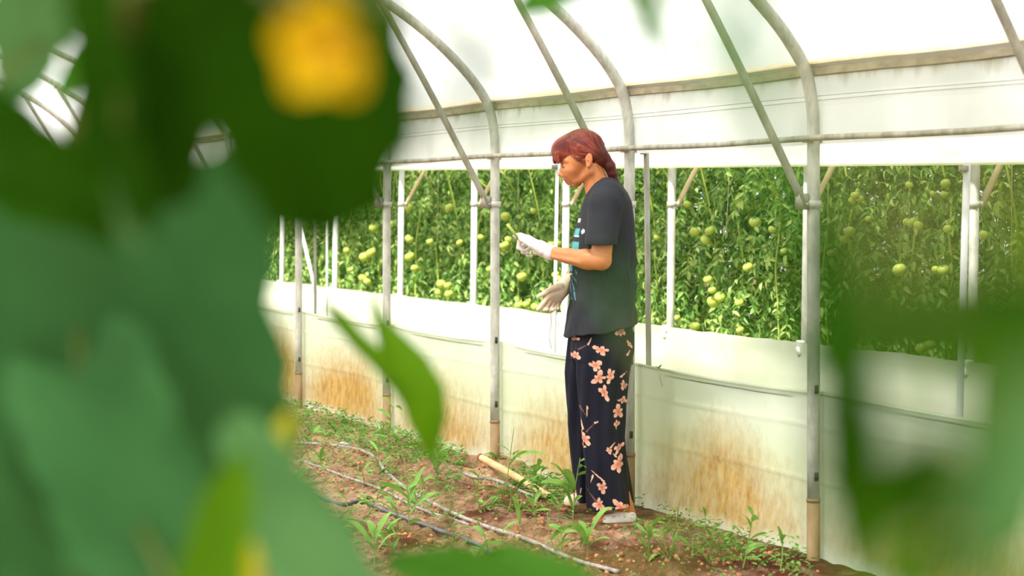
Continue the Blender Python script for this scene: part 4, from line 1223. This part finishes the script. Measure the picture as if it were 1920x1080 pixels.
def low_patch(polys, dens, lab, seed, s0=.016):
    r = random.Random(seed); mb_ = MB()
    for (px0, px1, v0, v1, cnt) in polys:
        for i in range(int(cnt * dens)):
            px = r.uniform(px0, px1); v_ = v0 + (v1 - v0) * r.random() ** 1.3
            Yv = wall_Y(px, v_); X_ = (px - CX) * Yv / F
            if math.hypot(X_ - .42, Yv - 7.8) < .2: continue
            h_ = r.uniform(0, .07) * (1 - abs((v_ - v0) / (v1 - v0)) * .5)
            p = Vector((X_, Yv, gz(X_, Yv) + h_))
            az = r.uniform(0, 6.28); d = Vector((math.cos(az), math.sin(az), r.uniform(-.1, .9))).normalized()
            leaflet(mb_, p, d, Vector((r.gauss(0, .3), r.gauss(0, .3), 1)), r.uniform(.7, 1.6) * s0 * 1.6, r.uniform(.6, 1.2) * s0 * .9)
    o_ = link('low_weeds', mesh('low_weeds', mb_.V, mb_.F, M['weed2'], smooth=False)); props(o_, lab, 'weeds', kind='stuff')
low_patch([(500, 650, .02, .45, 900), (640, 870, .03, .42, 1300)], 1, 'low carpet of leafy weeds along the film from left to the tall hoop', 1)
low_patch([(960, 1090, .02, .30, 520), (1090, 1190, .02, .10, 40)], 1, 'low leafy weeds at the wall beside the woman', 2)
low_patch([(1190, 1520, .02, .28, 420)], 1, 'low weeds along the film at lower right', 3, .014)
low_patch([(500, 1500, .2, 1.9, 1700)], 1, 'scattered weed seedlings over the soil bed', 4, .012)
low_patch([(560, 860, .55, 1.0, 420)], 1, 'green strip of weeds beside the middle hose', 5, .014)

# small seedling clinging to the skirt right of the woman
u_, z_ = wall_uz(1235, 692, -.02); sd = empty('seedling', tuple(L(u_, -.02, z_)), 'tiny seedling clinging to the film edge right of the woman', 'plant')
c_ = L(u_, -.02, z_)
part('leaf', *blade(c_, c_ + Vector((-.02, -.01, .012)), .018), M['weed'], sd)
part('leaf', *blade(c_, c_ + Vector((.012, -.02, .02)), .014), M['weed'], sd)
part('stem', *tube([c_, c_ + Vector((.004, -.01, -.03)), c_ + Vector((.014, -.012, -.075))], .0015, 5), M['dry'], sd)

# ------------------------------------------------------------------ climbing plants near the camera
def broad(base, tip, hw, nrm, seed=0, cup=.18, ser=.05, full=1.0):
    base = Vector(base); tip = Vector(tip); ax = tip - base; Ln = ax.length; a_ = ax.normalized()
    side = a_.cross(nrm).normalized(); nr_ = side.cross(a_).normalized()
    nt, ns = 18, 10; V_ = []; Fc_ = []
    for i in range(nt + 1):
        t = i / nt
        w_ = hw * (math.sin(math.pi * (t * .92 + .08) ** .8) ** (.55 * full)) if t < 1 else .02 * hw
        w_ *= 1 + ser * math.cos(t * 34 + seed) + .07 * math.cos(t * 11 + seed * 2)
        for j in range(ns + 1):
            s_ = j / ns * 2 - 1
            y_ = t * Ln - .16 * Ln * abs(s_) * math.exp(-(t / .22) ** 2)
            z_ = cup * hw * (abs(s_) ** 1.3) - .14 * Ln * t * t + .05 * hw * math.sin(t * 9 + s_ * 4 + seed) + .05 * hw * math.cos(s_ * 9 + t * 6)
            z_ -= .03 * hw * math.exp(-(s_ / .08) ** 2)
            V_.append(base + a_ * y_ + side * (s_ * w_) + nr_ * z_)
    for i in range(nt):
        for j in range(ns):
            q = i * (ns + 1) + j; Fc_.append((q, q + 1, q + ns + 2, q + ns + 1))
    return V_, Fc_

def climber(lab, stem_pts, leaves, r_=.004, extra=()):
    """stem_pts: (px, py, depth) or a ground point ('g', px, depth)"""
    P_ = []
    for s_ in stem_pts:
        if s_[0] == 'g':
            x, y = (s_[1] - CX) * s_[2] / F, s_[2]; P_.append(Vector((x, y, gz(x, y) - .02)))
        else: P_.append(pix(*s_))
    root = empty('climbing_plant', tuple(P_[0]), lab, 'plant')
    path = smooth_path(P_, 8)
    part('stem', *tube(path, r_, 8), M['cstem'], root)
    for i, lf in enumerate(leaves):
        bx, by, tx, ty, hw, d, mt = lf[:7]; tilt = lf[7] if len(lf) > 7 else (0.0, 0.0); full = lf[8] if len(lf) > 8 else 1.0
        base = pix(bx, by, d); tip = pix(tx, ty, d * (1 + tilt[0]))
        nrm = (Vector((tilt[1], -1, .45))).normalized()
        hwm = hw * d / F
        near = min(path, key=lambda p: (p - base).length)
        if (near - base).length > .02:
            mid = (near + base) / 2 + Vector((0, 0, .015))
            part('petiole', *tube(smooth_path([near, mid, base], 5), .0016, 6), M['cstem'], root)
        part('leaf', *broad(base, tip, hwm, nrm, seed=i * 1.3, full=full), M[mt], root)
    return root, path
c1, pth1 = climber('climbing plant with a huge blurred blue green leaf filling the lower left',
    [('g', 130, 1.25), (150, 1300, 1.25), (110, 900, 1.22), (140, 520, 1.2), (120, 330, 1.2), (180, 60, 1.15), (150, -150, 1.15)],
    [(255, 385, 330, 1180, 262, 1.10, 'cleaf', (.05, .15), .45), (40, 400, 60, 1180, 230, 1.20, 'cleaf', (.02, -.2), .5),
     (150, 700, 330, 1150, 150, 1.05, 'cleaf', (-.05, -.1), .7),
     (700, 1230, 430, 770, 88, .97, 'cleaf_sage', (.0, .1), .7), (370, 1200, 445, 850, 66, .92, 'cleaf_bright', (0, 0)),
     (440, 1120, 535, 765, 40, 1.02, 'cleaf_yellow', (0, 0)), (60, -60, 40, 210, 80, 1.05, 'cleaf_sage', (.05, .4)),
     (-60, 220, 160, 420, 95, 1.0, 'cleaf_dark', (0, 0)), (210, 60, 95, 185, 34, 1.3, 'cleaf_lime', (0, 0))])
c2, pth2 = climber('climbing plant with a yellow flower and dark leaves at the top left',
    [('g', 230, 1.45), (235, 1100, 1.45), (240, 700, 1.40), (245, 420, 1.22), (245, 250, .98), (240, 60, .80), (300, -60, .78), (600, -150, .85), (900, -110, .95), (1150, -70, 1.0), (1300, -90, 1.0)],
    [(520, -170, 625, 455, 200, .76, 'cleaf_dark', (.02, .1), .5), (330, -80, 295, 400, 100, .82, 'cleaf_dark', (0, .2), .5),
     (180, -90, 200, 330, 70, .80, 'cleaf_dark', (0, -.3), .6), (240, 150, 245, 470, 42, .84, 'cleaf_sage', (0, .2), .7),
     (225, 250, 275, 450, 40, .80, 'cleaf_dark', (0, -.2)), (720, 90, 790, 300, 38, .62, 'cleaf_dark', (0, .5)),
     (130, 260, 240, 460, 90, .9, 'cleaf_dark', (0, 0)),
     (1130, -60, 955, 22, 48, 1.05, 'cleaf_lime', (0, 0)), (1175, -50, 1235, 90, 20, .9, 'cleaf_lime', (0, 0)), (1235, -40, 1200, 80, 14, .85, 'cleaf_lime', (0, .3)),
     (1100, 200, 860, 238, 16, .62, 'cleaf_lime', (0, 0)), (890, 60, 850, 290, 28, .46, 'cleaf_dark', (0, 0)), (700, 60, 780, 300, 40, .6, 'cleaf_dark', (0, .3)), (1440, -80, 1370, 60, 20, .55, 'cleaf_lime', (0, 0))])
# flower, a part of the second climber
fc = pix(612, 92, .62); fr = .0185
fl_o = empty('flower', (0, 0, 0)); fl_o.parent = c2
fl_o.location = fc - c2.location
near = min(pth2, key=lambda p: (p - fc).length)
for k_ in range(5):
    a_ = k_ * 2 * math.pi / 5 + .3
    tipv = Vector((math.cos(a_) * fr, -.004 - .004 * (k_ % 2), math.sin(a_) * fr))
    V_, Fc_ = broad(Vector((0, 0, 0)), tipv, fr * .50, Vector((0, -1, 0)), seed=k_, cup=.25)
    link('petal', mesh('petal', V_, Fc_, M['petal']), fl_o)
mb = MB(); mb.tube([(0, .012, 0), (0, .004, 0), (0, -.004, 0)], [.003, .0042, .0028], 10)
link('flower_heart', mesh('flower_heart', mb.V, mb.F, M['petal_dark']), fl_o)
rel = near - fc
link('flower_stalk', mesh('flower_stalk', *tube(smooth_path([Vector((0, .01, 0)), rel * .5 + Vector((0, .03, .02)), rel], 5), .0016, 6), M['cstem']), fl_o)

c3, pth3 = climber('young plant with a forked bright green leaf left of the woman',
    [('g', 905, 1.72), (900, 1500, 1.72), (880, 1150, 1.70), (845, 1000, 1.70), (815, 850, 1.70)],
    [(1010, 1130, 720, 1040, 62, 1.3, 'cleaf_lime', (0, 0)), (1120, 1150, 900, 1010, 60, 1.35, 'cleaf_lime', (.05, .2))], r_=.0022)
# forked leaf, outline in metres around its own mid line
ax0 = pix(812, 862, 1.70)
def forked(outline, d, mt):
    pts = [(x, y) for x, y in outline]
    V_ = []; n = len(pts) // 2
    for i in range(n):                       # paired left/right edge points with a raised middle
        (x0, y0), (x1, y1) = pts[i], pts[-1 - i]
        for s_ in (0, .25, .5, .75, 1):
            z_ = -.010 * math.sin(math.pi * s_) + .006 * math.sin(i * .9)
            p = pix(x0 + (x1 - x0) * s_, y0 + (y1 - y0) * s_, d + z_ - .006 * i * .3); V_.append(p)
    Fc_ = [(i * 5 + j, i * 5 + j + 1, i * 5 + j + 6, i * 5 + j + 5) for i in range(n - 1) for j in range(4)]
    return V_, Fc_
V_, Fc_ = forked([(690, 556), (700, 600), (712, 650), (728, 700), (750, 750), (768, 800), (795, 850), (812, 868), (824, 840), (838, 780), (834, 725), (800, 668), (760, 630), (726, 600), (712, 575), (698, 556)], 1.70, 'cleaf_bright')
lf = part('leaf', V_, Fc_, M['cleaf_bright'], c3)
V_, Fc_ = forked([(604, 566), (626, 608), (660, 650), (700, 690), (738, 735), (760, 770), (790, 730), (752, 690), (715, 655), (680, 625), (650, 590), (612, 562)], 1.71, 'cleaf_bright')
part('leaf', V_, Fc_, M['cleaf_bright'], c3)

c4, pth4 = climber('climbing plant very near the lens veiling the right side in green',
    [('g', 2150, .50), (2120, 1600, .50), (2060, 1000, .48), (2050, 500, .46), (2040, 100, .46), (1900, -140, .44), (1500, -150, .42), (1330, -90, .42)],
    [(2010, 610, 1480, 605, 88, .31, 'cleaf_dark', (0, 0), .35), (1660, 530, 1520, 740, 50, .42, 'cleaf_dark', (0, 0)), (1990, 560, 1650, 560, 45, .45, 'cleaf_dark', (0, 0), .6), (2010, 860, 1830, 640, 60, .40, 'cleaf_bright', (0, 0), .7),
     (1660, 660, 1250, 690, 30, .44, 'cleaf_dark', (0, 0)), (1975, 440, 1905, 1060, 80, .52, 'cleaf_bright', (0, 0), .6),
     (1870, 935, 1525, 895, 80, .46, 'cleaf_dark', (0, 0)), (1555, 470, 1600, 1100, 56, .44, 'cleaf_dark', (0, 0)), (1760, 640, 1700, 1120, 80, .21, 'cleaf_dark', (0, 0), .6), (1720, 1150, 1600, 960, 70, .33, 'cleaf_bright', (0, 0)),
     (2000, 700, 1830, 1100, 80, .34, 'cleaf_sage', (0, 0)), (1250, 20, 1450, 200, 34, .32, 'cleaf_sage', (0, 0)), (1385, -60, 1500, 460, 26, .36, 'cleaf_lime', (0, 0)),
     (1470, 300, 1620, 560, 12, .38, 'cleaf_lime', (0, 0)), (2000, 1150, 1620, 1030, 45, .34, 'cleaf_lime', (0, 0))], r_=.003)
c5, pth5 = climber('thin shoot close to the lens crossing the womans back as a faint green haze',
    [('g', 1330, .42), (1320, 1900, .42), (1300, 1500, .40), (1250, 1120, .37), (1225, 800, .36), (1190, 620, .36)],
    [(1215, 650, 1110, 470, 13, .44, 'cleaf_lime', (0, 0)), (1200, 625, 1160, 560, 9, .44, 'cleaf_sage', (0, 0))], r_=.0006)
